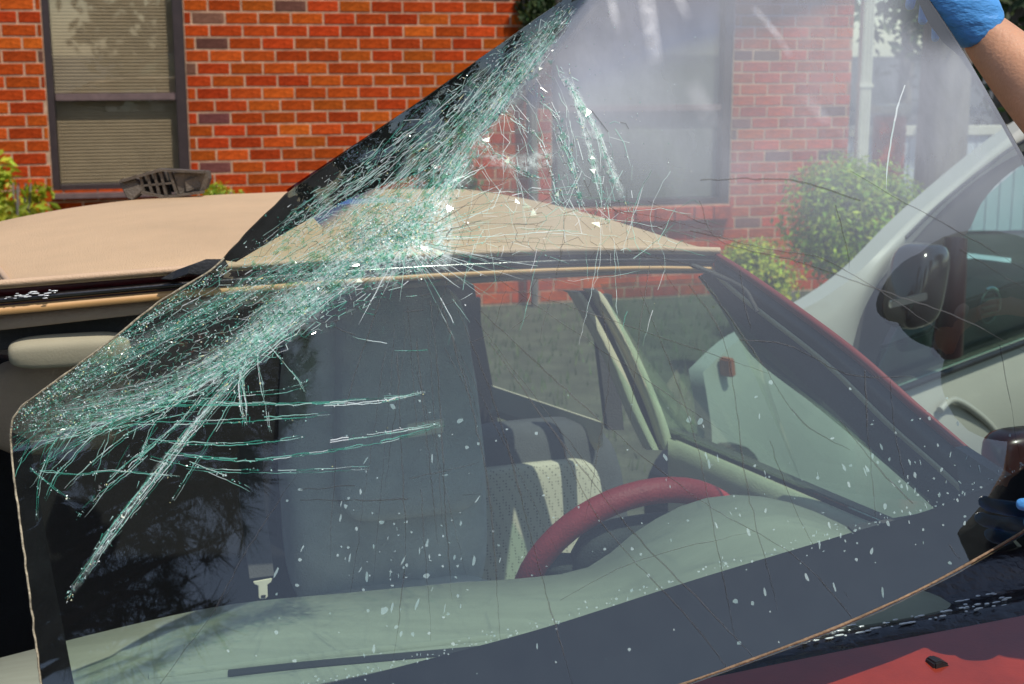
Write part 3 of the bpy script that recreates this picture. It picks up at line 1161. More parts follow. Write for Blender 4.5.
# rear quarter: sill, pillar, seat belt
q = MB()
pa, pb = P(494, 398, 3.45), P(603, 432, 3.1)
q.slab([[pa + Z * .028, pb + Z * .02], [pa - Z * .03, pb - Z * .03], [pa - Z * .05 + V * .03, pb - Z * .05 + V * .03]], V * .02)
q.build('quarter_sill', M['beige_trim'], car)
q = MB()
q.slab([[P(592, 295, 2.95), P(608, 430, 2.95)], [P(612, 295, 2.95), P(606, 345, 2.95).lerp(P(624, 430, 2.95), 1)]], V * .02)
q.build('seat_belt', M['grey_trim'], car)
for pl in ([(571, 292), (580, 300), (612, 360), (634, 412), (652, 450)], [(590, 290), (600, 300), (630, 352), (655, 410), (668, 450)]):
    pl = catmull(pl, 4)
    q = MB()
    q.slab([[P(x - 5 - .0 * y, y, 2.80) for x, y in pl], [P(x + 1, y, 2.785) for x, y in pl], [P(x + 7, y, 2.80) for x, y in pl]], V * .02)
    q.build('door_pillar', M['beige_trim'], car, smooth=True)
q = MB()
pl = catmull([(582, 292), (608, 345), (634, 400), (655, 450)], 4)
q.slab([[P(x - 7, y, 2.83) for x, y in pl], [P(x + 9, y, 2.83) for x, y in pl]], V * .02)
q.build('door_pillar', M['grey_trim'], car)
pc_ = [(470, 285), (486, 300), (500, 395), (440, 420)]
q = MB()
q.prism([P(x, y, 3.5) for x, y in ((300, 285), (474, 285), (494, 392), (500, 440), (300, 440))], V * .04)
q.build('rear_pillar', M['seat_black'], car)
# driver door: sill trim, dark weather strip, glass
sa, sb = (668, 440, 2.78), (935, 552, 2.02)


def sill(k, dy, dd_=0.0):
    d = 1 / ((1 - k) / sa[2] + k / sb[2])
    return P(sa[0] + (sb[0] - sa[0]) * k, sa[1] + (sb[1] - sa[1]) * k + dy, d + dd_)


ks = [i / 24 for i in range(25)]
q = MB()
q.slab([[sill(k, -2 + 3 * k, .02) for k in ks], [sill(k, 4 + 6 * k, -.008) for k in ks], [sill(k, 20 + 6 * k, -.015) for k in ks], [sill(k, 32 + 8 * k, .0) for k in ks], [sill(k, 150, .03) for k in ks]], U * .05)
door = q.build('door', M['beige_trim'], car, smooth=True)
q = MB()
q.slab([[sill(k, -12 + 2 * k, .04) for k in ks], [sill(k, -2 + 4 * k, .035) for k in ks]], U * .02)
q.build('weather_strip', M['dark_trim'], door)
q = MB()
q.prism([P(955, 447, 2.02), P(1000, 476, 1.98), P(1010, 520, 1.97), P(965, 545, 2.0)], U * .02)
q.build('mirror_sail', M['dark_trim'], door)
q = MB()
q.prism([sill(0, -8, .03), sill(.5, -8, .03), sill(1, -8, .03), P(932, 503, 2.06), P(830, 415, 2.17), P(757, 358, 2.28), P(722, 306, 2.37), P(702, 278, 2.42), P(600, 284, 2.72)], U * .004)
q.build('door_glass', M['door_glass'], door)
# door mirror, dark red
q = MB()
q.rbox(P(1024, 452, 2.05), (.062, .035, .035), (U, V, Z), .6)
mir = q.build('side_mirror', M['maroon'], door, smooth=True)
q = MB()
q.tube([P(1000, 478, 2.03), P(1012, 462, 2.05)], .012, 8)
q.build('mirror_stalk', M['dark_trim'], door, smooth=True)
# cowl and hood
HR = catmull([(180, 800), (420, 745), (560, 712), (690, 683), (800, 660), (900, 640), (1024, 616), (1200, 580)], 5)
hdp = lambda x: 1.60 + .19 * max(-.6, min(1.2, (x - 520) / 504))
rows = []
for i in range(14):
    t = i / 13
    row = []
    for x, y in HR:
        p = P(x, y, hdp(x))
        row.append(p - V * (.95 * t) - Z * (.10 * t + .12 * t * t + .0) + Z * (.008 * math.exp(-((t - .03) / .02) ** 2)))
    rows.append(row)
q = MB()
q.slab(rows, (0, 0, -.02))
q.build('hood', M['red_paint'], car, smooth=True)
hc = [p + Z * .0025 - V * .028 for p in rows[0]]
q = MB()
nz_ = P(942, 671, hdp(942) - .075)
q.prism([nz_ + U * -.012, nz_ + U * .012, nz_ + U * .011 + Z * .007, nz_ + U * -.002 + Z * .013, nz_ + U * -.010 + Z * .011], V * .02)
q.build('washer_nozzle', M['dark_trim'], car, bevel=.002)
cw = [p + V * .01 - Z * .012 for p in rows[0]]
crow = []
for i in range(13):
    t = i / 12
    crow.append([p + V * (.17 * t) + Z * (.010 * math.sin(t * 3 * math.pi) + .02 * t - .004 * (1 - t)) for p in cw])
q = MB()
q.slab(crow, (0, 0, -.02))
q.build('cowl_panel', M['cowl'], car, smooth=True)
q = MB()
rnd = random.Random(8)
for k in range(150):
    p = crow[rnd.choice((2, 2, 3, 3, 5, 6))][rnd.randrange(len(cw) // 2, len(cw) - 1)]
    p = p + U * rnd.uniform(-.05, .05) + Z * .002
    q.rbox(p, (rnd.uniform(.002, .009), rnd.uniform(.001, .002), .0012), (U, V, Z), .9, 8, 4)
tag(q.build('water_drops', M['wet'], car, smooth=True), kind='stuff')
car_cowl_top = [p + V * .005 + Z * .004 for p in crow[-1] if proj(p)[0] > 870]
q = MB()
q.slab([car_cowl_top, [p + V * .03 + Z * .02 for p in car_cowl_top], [p + V * .09 + Z * .03 for p in car_cowl_top]], (0, 0, -.02))
q.build('dash_end', M['grey_trim'], car, smooth=True)
q = MB()
ee = [p + V * .028 + Z * .024 for p in car_cowl_top]
k0 = 1
q.slab([ee[k0:], [p + V * .008 + Z * .002 for p in ee[k0:]]], (0, 0, -.004))
q.build('dash_end_strip', M['gold_trim'], car)

# ------------------------------------------------------------------ plastic bracket lying on the roof
def roof_at(px, py):
    best = None
    for i in range(160):
        for j in range(160):
            s, t = i / 160 * .6, .1 + j / 160 * .9
            p = roof_pt(s, t)
            x, y, d = proj(p)
            e = (x - px) ** 2 + (y - py) ** 2
            if best is None or e < best[0]: best = (e, p)
    return best[1]


bp0 = roof_at(163, 196)
bd = (bp0 - CAM).dot(FWD)
br = empty('plastic_bracket', bp0, 'broken dark plastic bracket with open ribs lying on the tan roof', 'bracket')
sc = bd / F
bx, by, bz = RT, Vector((0, 1, 0)), Z
T = lambda x, y, dz=0.0: bp0 + bx * ((x - 163) * sc) + bz * ((200 - y) * sc) + by * dz
q = MB()
q.prism([T(118, 183), T(136, 181), T(144, 192, -.01), T(133, 202, -.012), T(127, 200, -.01)], by * .05)
q.build('end_block', M['bracket'], br, bevel=.002)
ribs = MB()
top = [(124, 182), (160, 171)]
for a, b, r in ((T(122, 183), T(161, 172), .005), (T(161, 172), T(205, 174), .004), (T(142, 194), T(165, 199), .0045), (T(165, 199), T(203, 194), .004), (T(140, 188), T(172, 185), .0035)):
    ribs.box((a + b) / 2, ((b - a).length / 2, .012 if r > .0039 else .005, r * .6), ((b - a).normalized(), by, by.cross((b - a).normalized())))
for x0, y0, x1, y1 in ((141, 178, 144, 195), (148, 176, 152, 196), (155, 174, 159, 198), (161, 172, 166, 199), (170, 173, 177, 198)):
    ribs.box(T((x0 + x1) / 2, (y0 + y1) / 2, .015), (.0028, .02, math.hypot(x1 - x0, y1 - y0) * sc / 2), (bx, by, (bz * (y1 - y0) - bx * (x1 - x0)).normalized()))
ribs.build('rib', M['bracket'], br)
q = MB()
q.prism([T(140, 179, .045), T(161, 173, .045), T(178, 176, .045), T(178, 197, .045), T(145, 195, .045)], by * .006)
q.build('back_plate', M['room'], br)
q = MB()
q.prism([T(173, 175, .0), T(206, 174, .012), T(207, 182, .015), T(203, 193, .015), T(178, 198, .0)], by * .035)
q.build('end_plate', M['bracket'], br, bevel=.002)
q = MB()
q.prism([T(185, 183, -.004), T(197, 178, .008), T(199, 190, .008), T(186, 194, -.004)], by * .006)
q.build('tab', M['bracket'], br, bevel=.001)

# ------------------------------------------------------------------ silver car
AY = R(42)
SW = Vector((math.cos(AY), math.sin(AY), 0))
SN = Vector((math.sin(AY), -math.cos(AY), 0))
SO = P(900, 390, 4.4)
sil = empty('silver_car', (SO.x, SO.y, 0), 'champagne silver car parked beyond the red car, black side mirror', 'car')
SH = lambda x, y, o=0.0: hit(x, y, SO + SN * o, SN)
q = MB()
outer = catmull([(796, 312), (820, 300), (861, 270), (921, 210), (1024, 126), (1110, 84)], 6)
inner = catmull([(838, 412), (853, 345), (866, 305), (895, 262), (960, 193), (1024, 151), (1110, 118)], 6)
n = 36
q.slab([[SH(*[a_ + (b_ - a_) * t for a_, b_ in zip(lerp_poly(outer, j / n), lerp_poly(inner, j / n))], .02 + .02 * math.sin(math.pi * t)) for j in range(n + 1)] for t in (0, .2, .4, .6, .8, 1)], -SN * .06)
q.build('windscreen_pillar', M['silver'], sil, smooth=True)
q = MB()
mid = catmull([(905, 238), (940, 204), (985, 168), (1024, 141), (1110, 103)], 6)
q.tube([SH(x, y, .038) for x, y in mid], .007, 8)
q.build('roof_seam', M['dark_trim'], sil, smooth=True)
tr0 = inner[8:]
q = MB()
inn2 = catmull([(862, 405), (884, 340), (916, 290), (965, 236), (985, 198), (1024, 164), (1110, 130)], 6)
q.slab([[SH(*[a_ + (b_ - a_) * t for a_, b_ in zip(lerp_poly(inner, j / n), lerp_poly(inn2, j / n))], .004) for j in range(n + 1)] for t in (0, .5, 1)], -SN * .05)
q.build('window_trim', M['grey_trim'], sil, smooth=True)
# lower body and door
q = MB()
bt = catmull([(700, 372), (735, 340), (775, 322), (806, 316), (838, 408), (862, 405), (940, 375), (1024, 343), (1200, 276)], 6)
rows = []
for t in (0, .06, .2, .45, .7, 1):
    rows.append([])
    for j in range(61):
        p = SH(*lerp_poly(bt, j / 60))
        p = p + SN * (.05 * math.sin(math.pi * min(1, t * 1.2)) + .01)
        p.z = p.z + (.22 - p.z) * t
        rows[-1].append(p)
q.slab(rows, -SN * .05)
body = q.build('body', M['silver'], sil, smooth=True)
q = MB()
q.tube([SH(862 + (1200 - 862) * k / 12, 404 + (276 - 404) * k / 12, .03) for k in range(13)], .012, 8)
q.build('door_belt', M['dark_trim'], sil, smooth=True)
q = MB()
q.tube([SH(x, y, .062) for x, y in catmull([(940, 410), (955, 400), (985, 420), (1010, 450), (1030, 470)], 5)], .012, 8)
q.build('door_crease', M['silver'], sil, smooth=True)
q = MB()
q.prism([SH(730, 360, .058), SH(735, 358, .058), SH(737, 376, .058), SH(731, 378, .058)], -SN * .04)
q.build('marker_light', M['orange_lens'], sil, bevel=.004)
q = MB()
wc = SH(715, 500, .04)
q.tube([wc - SN * .12, wc + SN * .05], .16, 24)
wl = q.build('wheel', M['dark_trim'], sil, smooth=False, bevel=.01)
q = MB()
q.tube([wc, wc + SN * .055], .09, 20)
q.build('rim', M['chrome'], wl, bevel=.006)
# side window, interior
q = MB()
q.prism([SH(862, 404, -.03), SH(916, 290, -.03), SH(965, 236, -.03), SH(985, 198, -.03), SH(1024, 164, -.03), SH(1110, 130, -.03), SH(1110, 312, -.03)], -SN * .004)
q.build('side_window', M['car_window'], sil)
q = MB()
db = SH(935, 352, -.28)
q.prism([SH(868, 420, -.12), SH(880, 348, -.12), SH(930, 330, -.12), SH(965, 300, -.12), SH(1015, 283, -.12), SH(1090, 272, -.12), SH(1130, 330, -.12)], -SN * .5)
dsh = q.build('dashboard', M['dark_trim'], sil, bevel=.01)
vc = SH(989, 307, -.10)
q = MB()
ring = [vc + SW * math.cos(a * math.pi / 14) * .062 + Z * math.sin(a * math.pi / 14) * .058 for a in range(29)]
q.tube(ring, .006, 8)
vent = q.build('air_vent', M['dark_trim'], dsh, smooth=True)
q = MB()
q.tube([vc + SW * math.cos(R(a)) * .070 + Z * math.sin(R(a)) * .066 for a in range(-15, 120, 9)], .006, 8)
q.build('vent_ring', M['chrome'], dsh, smooth=True)
q = MB()
for k in (-1, 0, 1):
    q.box(vc + Z * (.024 * k), (.05, .01, .004), (SW, SN, (Z + SN * .3).normalized()))
q.build('vent_vane', M['grey_trim'], dsh)
q = MB()
q.slab([[SH(972, 285, -.5), SH(1012, 271, -.5)], [SH(972, 268, -.55), SH(1012, 258, -.55)]], -SN * .2)
q.build('reflection_strip', M['siding'], dsh, bevel=.004)  # pale slab standing in for a white-blue reflection above the dash
# mirror
q = MB()
mc = SH(916, 285, .13)
q.rbox(mc, (.085, .07, .125), (SW, SN, (Z + SW * .22).normalized()), .55)
mir = q.build('side_mirror', M['black_gloss'], sil, smooth=True)
q = MB()
q.tube([SH(956, 238, .05), SH(953, 275, .06), SH(950, 320, .05), SH(947, 352, .03)], [.035, .042, .045, .05], 12)
q.build('mirror_arm', M['maroon'], mir, smooth=True)
q = MB()
a_, b_ = SH(890, 304, .22), SH(926, 296, .22)
q.box((a_ + b_) / 2, ((b_ - a_).length / 2, .006, .011), ((b_ - a_).normalized(), SN, Z))
q.build('mirror_strip', M['chrome'], mir, bevel=.003)
# ------------------------------------------------------------------ the broken windscreen
def inv_plane(a, b, c):
    from mathutils import Matrix as MM
    m = Matrix(((1, a[0], a[1]), (1, b[0], b[1]), (1, c[0], c[1])))
    return m.inverted() @ Vector((1 / a[2], 1 / b[2], 1 / c[2]))


KP = inv_plane((60, 760, 1.44), (1060, 470, 1.68), (700, 0, 1.79))
CREASE = [(625, -60), (590, 0), (540, 60), (480, 132), (405, 235), (250, 345), (150, 400), (10, 446)]
IMPACT = (405, 235)


def crease_side(x, y):
    """signed pixel distance beyond the crease (positive on the flap)"""
    best = 1e9
    sg = -1
    for (ax, ay), (bx_, by_) in zip(CREASE, CREASE[1:]):
        dx, dy = bx_ - ax, by_ - ay
        L2 = dx * dx + dy * dy
        t = max(0, min(1, ((x - ax) * dx + (y - ay) * dy) / L2))
        ex, ey = x - ax - dx * t, y - ay - dy * t
        dd_ = math.hypot(ex, ey)
        if dd_ < best:
            best = dd_
            sg = 1 if (dx * (y - ay) - dy * (x - ax)) > 0 else -1
    return best * sg


def S(x, y, lift=0.0):
    d = 1 / (KP[0] + KP[1] * x + KP[2] * y)
    u_ = (x - 560) / 540
    d -= .018 * (1 - u_ * u_)
    t = crease_side(x, y)
    if t > -25:
        tt_ = max(0, t + 8)
        d -= (tt_ / F * d) * .55 * (1 - math.exp(-tt_ / 14))
    r = math.hypot(x - IMPACT[0], y - IMPACT[1])
    k = math.exp(-abs(t) / 28) * .8 + math.exp(-r / 60) + (.5 if t > 0 else 0)
    if k > .03:
        d += k * .0024 * noise.noise((x * .035, y * .035, 1.7)) + k * .0005 * noise.noise((x * .15, y * .15, 4.2))
    return P(x, y, d - lift)


XL = [(-60, 640), (0, 562), (98, 424), (190, 290), (232, 246), (268, 214), (300, 160), (345, 104), (380, 56), (405, 22), (418, 12), (432, 9), (470, 12), (560, 24), (684, 40), (735, 52), (762, 66)]
XL = [(y, x) for y, x in XL]
XR = [(-60, 872), (0, 930), (30, 950), (55, 966), (105, 995), (160, 1026), (300, 1078), (420, 1108), (460, 1112), (490, 1096), (512, 1062), (535, 1024), (575, 955), (612, 880), (645, 800), (684, 692), (715, 590), (740, 470), (762, 330)]


def interp(tab, y):
    for (a, xa), (b, xb) in zip(tab, tab[1:]):
        if a <= y <= b:
            return xa + (xb - xa) * (y - a) / (b - a)
    return tab[-1][1] if y > tab[-1][0] else tab[0][1]


def jag(y):
    return 1.2 * noise.noise((y * .08, 0, 3)) + (2.2 * noise.noise((y * .3, 2, 3)) if 150 < y < 290 else 0)


wroot = empty('windshield', S(560, 400) , 'cracked car windscreen lifted out by gloved hands, left corner shattered', 'windscreen')
NC, ys = 200, [-60 + 4.5 * i for i in range(183)]
front = []
for y in ys:
    a, b = interp(XL, y) + jag(y), interp(XR, y)
    front.append([S(a + (b - a) * j / NC, y) for j in range(NC + 1)])
TH = FWD * .0052
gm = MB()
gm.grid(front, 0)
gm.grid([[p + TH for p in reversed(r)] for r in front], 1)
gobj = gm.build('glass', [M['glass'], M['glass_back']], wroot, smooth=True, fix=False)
da_ = []  # reflected sky haze painted as a pale film, heavier at upper right
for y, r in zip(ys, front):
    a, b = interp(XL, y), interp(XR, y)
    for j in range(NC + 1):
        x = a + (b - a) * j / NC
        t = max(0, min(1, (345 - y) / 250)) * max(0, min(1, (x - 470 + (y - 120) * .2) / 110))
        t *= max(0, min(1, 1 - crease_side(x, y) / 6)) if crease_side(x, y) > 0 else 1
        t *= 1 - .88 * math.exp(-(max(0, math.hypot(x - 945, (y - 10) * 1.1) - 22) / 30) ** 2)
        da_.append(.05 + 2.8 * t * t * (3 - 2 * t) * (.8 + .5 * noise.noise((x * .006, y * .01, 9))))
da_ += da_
at = gobj.data.attributes.new('dust_haze', 'FLOAT', 'POINT')
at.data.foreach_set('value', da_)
# the cut edge: residue of urethane
rim = [front[0][j] for j in range(0, NC + 1, 4)] + [front[i][NC] for i in range(1, len(ys), 2)] + [front[-1][j] for j in range(NC - 4, -1, -4)] + [front[i][0] for i in range(len(ys) - 2, 0, -2)]
em = MB()
em.grid([[p - FWD * .0004 for p in rim], [p + TH * .5 for p in rim], [p + TH * 1.15 for p in rim]], 0, close=True)
em.build('edge', M['bead'], wroot, smooth=True, fix=False)
em = MB()
bot = [(x, y) for y, x in XR if y >= 490 and y <= 740]
bot = catmull(bot, 4)
em.tube([S(x - 2.2, y - 2.6, .0008) + Vector((0, 0, .0006 * noise.noise((x * .05, y * .05, 0)))) for x, y in bot], [.0016 + .0008 * noise.noise((x * .09, y * .09, 5)) for x, y in bot], 7)
em.build('sealant_bead', M['bead'], wroot, smooth=True)


em = MB()
lf = [(interp(XL, y) + jag(y) + 1.0, y) for y in range(258, 700, 4)]
em.tube([S(x, y, .0009) for x, y in lf], [.0011 + .0006 * noise.noise((y * .11, 2, 5)) for x, y in lf], 7)
em.build('sealant_bead', M['bead_left'], wroot, smooth=True)


def patch(top, bot, n, m, lift, mb=None):
    rows = []
    for i in range(m + 1):
        t = i / m
        rows.append([S(*[a + (b - a) * t for a, b in zip(lerp_poly(top, j / n), lerp_poly(bot, j / n))], lift) for j in range(n + 1)])
    return rows


# black printed border (on the inner face of the glass)
fm = MB()
fi = catmull([(230, 706), (330, 684), (440, 656), (550, 626), (700, 578), (860, 530), (940, 506), (1030, 466), (1105, 428)], 8)
fo = catmull([(330, 760), (470, 738), (590, 713), (690, 682), (800, 643), (880, 611), (955, 574), (1024, 534), (1085, 498)], 8)
fm.grid(patch(fi, fo, 120, 12, -.0058))
fr = fm.build('black_border', M['frit'], wroot, smooth=True, fix=False)
fm = MB()
lo = [(12, 432), (14, 470), (26, 560), (42, 684), (60, 745)]
li = [(30, 440), (36, 480), (52, 570), (74, 684), (100, 750)]
fm.grid(patch(lo, li, 60, 4, -.0058))
fm.build('black_border', M['frit'], wroot, smooth=True, fix=False)
fm = MB()
to = [(interp(XL, y) + jag(y), y) for y in range(-58, 262, 6)]
ti = catmull([(690, -58), (600, -20), (560, 30), (520, 85), (488, 128), (430, 168), (380, 186), (330, 208), (280, 236), (236, 262)], 6)
fm.grid(patch(to, ti, 110, 8, -.0058))
fm.build('black_border', M['frit'], wroot, smooth=True, fix=False)
fm = MB()
RW = [(-60, 14), (-20, 12), (2, 13), (24, 17), (43, 15), (54, 8), (80, 5), (300, 5)]
fm.grid([[S(interp(XR, y) - interp(RW, y) * (1 - j / 6), y, -.0058) for j in range(7)] for y in range(-58, 300, 5)])
fm.build('black_border', M['frit'], wroot, smooth=True, fix=False)
# blue shade band along the top edge
bt_ = [(286, 190), (424, 98), (500, 45), (560, 1), (632, -56), (720, -58), (800, -58), (868, -58)]
bb_ = [(330, 235), (476, 136), (545, 118), (650, 92), (735, 66), (800, 44), (850, 16), (905, -10)]
rows = patch(catmull(bt_, 4), catmull(bb_, 4), 90, 20, -.0060)
sm = MB()
sm.grid(rows)
so = sm.build('shade_band', M['shade_band'], wroot, smooth=True, fix=False)
at = so.data.attributes.new('fade', 'FLOAT', 'POINT')
for i in range(21):
    f_ = min(1, max(0, (1 - i / 20) / .6))
    f_ = f_ * f_ * (3 - 2 * f_)
    for j in range(91):
        at.data[i * 91 + j].value = f_

# ---- cracks
rnd = random.Random(42)
ribbon = {'crack_teal': MB(), 'crack_white': MB(), 'crack_dark': MB()}
chips = MB()


def inside(x, y):
    return -55 < y < 755 and interp(XL, y) + 1.5 < x < interp(XR, y) - 2


def crack(pl, wpx, kind, jit=1.0, step=7, seg=3, gap=0.0, taper=True):
    jit *= .45
    wpx *= .62 if kind != 'crack_dark' else .8
    """a thin ribbon on the glass; split into islands so that the shade varies along it"""
    L = sum(math.hypot(b[0] - a[0], b[1] - a[1]) for a, b in zip(pl, pl[1:]))
    n = max(1, int(L / step)) if jit == 0 else max(2, int(L / step))
    pts = []
    for i in range(n + 1):
        x, y = lerp_poly(pl, i / n)
        pts.append((x + rnd.gauss(0, jit), y + rnd.gauss(0, jit)))
    for i0 in range(0, n, seg):
        if rnd.random() < gap: continue
        sub = pts[i0:i0 + seg + 1]
        if len(sub) < 2: continue
        L_, R_ = [], []
        wv = wpx * rnd.uniform(.55, 1.3)
        for i, (x, y) in enumerate(sub):
            a, b = sub[max(0, i - 1)], sub[min(len(sub) - 1, i + 1)]
            dx, dy = b[0] - a[0], b[1] - a[1]
            l = math.hypot(dx, dy) or 1
            k = wv * .5
            if taper:
                gl = (i0 + i) / n
                k *= min(1, 4 * (1 - gl) + .25)
            if not inside(x, y): break
            L_.append(S(x - dy / l * k, y + dx / l * k, .0007))
            R_.append(S(x + dy / l * k, y - dx / l * k, .0007))
        if len(L_) > 1:
            ribbon[kind].grid([L_, R_])


def chip(x, y, size, lift=None):
    if not inside(x, y): return
    c = S(x, y, rnd.uniform(.0008, .003) if lift is None else lift)
    nn = Vector((rnd.gauss(0, .55), -1, rnd.gauss(.3, .55))).normalized()
    a = Quaternion(nn, rnd.uniform(0, 6.28)) @ nn.orthogonal().normalized()
    b = nn.cross(a)
    k = size * 1.2 / F * .5 * 1.4
    pts = [c + (a * math.cos(t) + b * math.sin(t)) * k * rnd.uniform(.6, 1.3) for t in (0, 1.7, 3.3, 4.9)]
    chips.add(pts[:3 if rnd.random() < .4 else 4], [(0, 1, 2)] if len(pts[:3]) == 0 else [tuple(range(3))])


shards = MB()
streaks = MB()


def streak(x, y, ang, l, w_):
    c, s_ = math.cos(ang), math.sin(ang)
    q = [(x - c * l / 2 - s_ * w_ / 2, y - s_ * l / 2 + c * w_ / 2), (x + c * l / 2, y + s_ * l / 2), (x - c * l / 2 + s_ * w_ / 2, y - s_ * l / 2 - c * w_ / 2)]
    if all(inside(*k) for k in q):
        streaks.add([S(*k, rnd.uniform(.0007, .0018)) for k in q], [(0, 1, 2)])


def shard(x, y, size):
    """a splinter of the outer ply standing a little proud of the film"""
    a0 = rnd.uniform(0, 6.28)
    pts = []
    for k in range(rnd.choice((3, 4))):
        a = a0 + k * 1.7 + rnd.uniform(-.3, .3)
        px, py = x + math.cos(a) * size * rnd.uniform(.4, 1), y + math.sin(a) * size * rnd.uniform(.4, 1)
        if not inside(px, py): return
        pts.append(S(px, py, rnd.uniform(.0008, .0032)))
    shards.add(pts, [tuple(range(len(pts)))])


def strand(pl, fil, spread, wpx, nchip, csz, kinds=('crack_teal', 'crack_white'), gap=.2):
    pl = catmull(pl, 5)
    for _ in range(int(fil * .85 + .5)):
        a, b = sorted((rnd.random() * .22, .72 + rnd.random() * .28))
        o0, o1 = rnd.gauss(0, spread), rnd.gauss(0, spread)
        sd0 = rnd.uniform(0, 99)
        n = 24
        sub = []
        for i in range(n + 1):
            t = a + (b - a) * i / n
            x, y = lerp_poly(pl, t)
            x2, y2 = lerp_poly(pl, min(1, t + .02))
            l = math.hypot(x2 - x, y2 - y) or 1
            k = o0 + (o1 - o0) * i / n + spread * .5 * noise.noise((t * 7, sd0, 0)) + 1.6 * noise.noise((t * 40, sd0, 5))
            sub.append((x - (y2 - y) / l * k, y + (x2 - x) / l * k))
        crack(sub, wpx * rnd.uniform(.5, 1.4), rnd.choice(kinds), .9, 6, 3, gap)
    for _ in range(int(nchip * 2.4)):
        x, y = lerp_poly(pl, rnd.random())
        chip(x + rnd.gauss(0, spread * .9), y + rnd.gauss(0, spread * .9), csz * rnd.uniform(.3, 1.25) ** 1.5)
    for _ in range(int(nchip * .10)):
        x, y = lerp_poly(pl, rnd.random())
        shard(x + rnd.gauss(0, spread), y + rnd.gauss(0, spread), rnd.uniform(2, 5.5))
    for _ in range(int(nchip * .22)):
        t = rnd.random()
        (x, y), (x2, y2) = lerp_poly(pl, t), lerp_poly(pl, min(1, t + .03))
        l = math.hypot(x2 - x, y2 - y) or 1
        o = rnd.gauss(0, spread)
        streak(x - (y2 - y) / l * o, y + (x2 - x) / l * o, math.atan2(y2 - y, x2 - x) + rnd.gauss(0, .16), rnd.uniform(2, 9), rnd.uniform(.3, .9))


cloud = MB()
cloud_a = []


def crushed(pl, wpx, alpha, n=60):
    """soft whitened band where the glass is crushed fine"""
    pl = catmull(pl, 5)
    rows = []
    for i in range(n + 1):
        t = i / n
        (x, y), (x2, y2), (x1, y1) = lerp_poly(pl, t), lerp_poly(pl, min(1, t + .02)), lerp_poly(pl, max(0, t - .02))
        l = math.hypot(x2 - x1, y2 - y1) or 1
        wv = wpx * (1 + .45 * noise.noise((t * 9, wpx, alpha)))
        row = []
        for j in range(9):
            k = (j / 8 - .5) * 2
            row.append((x - (y2 - y1) / l * k * wv, y + (x2 - x1) / l * k * wv))
            cloud_a.append(alpha * (1 - k * k) ** 1.5 * min(1, 6 * t, 6 * (1 - t)))
        rows.append(row)
    cloud.grid([[S(min(max(x, interp(XL, min(max(y, -59), 760)) + 1), 1020), min(max(y, -58), 755), .0004) for x, y in r] for r in rows])


from mathutils.geometry import delaunay_2d_cdt


def network(poly, n, ux, uy, kinds, wpx, keep=.9, fill=0.0, dens=None):
    """connected crack cells: Voronoi edges of scattered points, stretched along (ux, uy)"""
    xs, ys_ = [p[0] for p in poly], [p[1] for p in poly]
    l = math.hypot(ux, uy)
    ux, uy = ux / l, uy / l
    st = 2.2 if l > 1.01 else 1.0
    fw = lambda x, y: ((x * ux + y * uy) / st, -x * uy + y * ux)
    bw = lambda a, b: (a * st * ux - b * uy, a * st * uy + b * ux)

    def inp(x, y):
        c = False
        for i in range(len(poly)):
            (x1, y1), (x2, y2) = poly[i], poly[(i + 1) % len(poly)]
            if (y1 > y) != (y2 > y) and x < (x2 - x1) * (y - y1) / (y2 - y1) + x1: c = not c
        return c
    pts = []
    while len(pts) < n:
        x, y = rnd.uniform(min(xs), max(xs)), rnd.uniform(min(ys_), max(ys_))
        if inp(x, y) and (dens is None or rnd.random() < dens(x, y)):
            pts.append(Vector(fw(x, y)))
    res = delaunay_2d_cdt(pts, [], [], 0, 1e-4)
    vs_, fs_ = res[0], res[2]
    cc_ = []
    for f in fs_:
        a, b, c = (vs_[i] for i in f[:3])
        d = 2 * (a.x * (b.y - c.y) + b.x * (c.y - a.y) + c.x * (a.y - b.y))
        if abs(d) < 1e-6:
            cc_.append(None)
            continue
        px = ((a.x ** 2 + a.y ** 2) * (b.y - c.y) + (b.x ** 2 + b.y ** 2) * (c.y - a.y) + (c.x ** 2 + c.y ** 2) * (a.y - b.y)) / d
        py = ((a.x ** 2 + a.y ** 2) * (c.x - b.x) + (b.x ** 2 + b.y ** 2) * (a.x - c.x) + (c.x ** 2 + c.y ** 2) * (b.x - a.x)) / d
        q_ = bw(px, py)
        cc_.append(q_ if inp(*q_) else None)
    em_ = {}
    for i, f in enumerate(fs_):
        for k in range(3):
            em_.setdefault(tuple(sorted((f[k], f[(k + 1) % 3]))), []).append(i)
    for fl in em_.values():
        if len(fl) == 2 and cc_[fl[0]] and cc_[fl[1]] and rnd.random() < keep:
            a, b = cc_[fl[0]], cc_[fl[1]]
            if math.hypot(a[0] - b[0], a[1] - b[1]) > 90: continue
            crack([a, b], wpx * rnd.uniform(.5, 1.5), rnd.choice(kinds), 0.0, 200, 9, 0, False)
    if fill:
        for f in fs_:
            if rnd.random() < fill:
                q_ = [bw(*vs_[i]) for i in f[:3]]
                if all(inside(*k) for k in q_) and max(math.hypot(q_[0][0] - k[0], q_[0][1] - k[1]) for k in q_[1:]) < 9:
                    shards.add([S(*k, rnd.uniform(.0007, .0026)) for k in q_], [(0, 1, 2)])


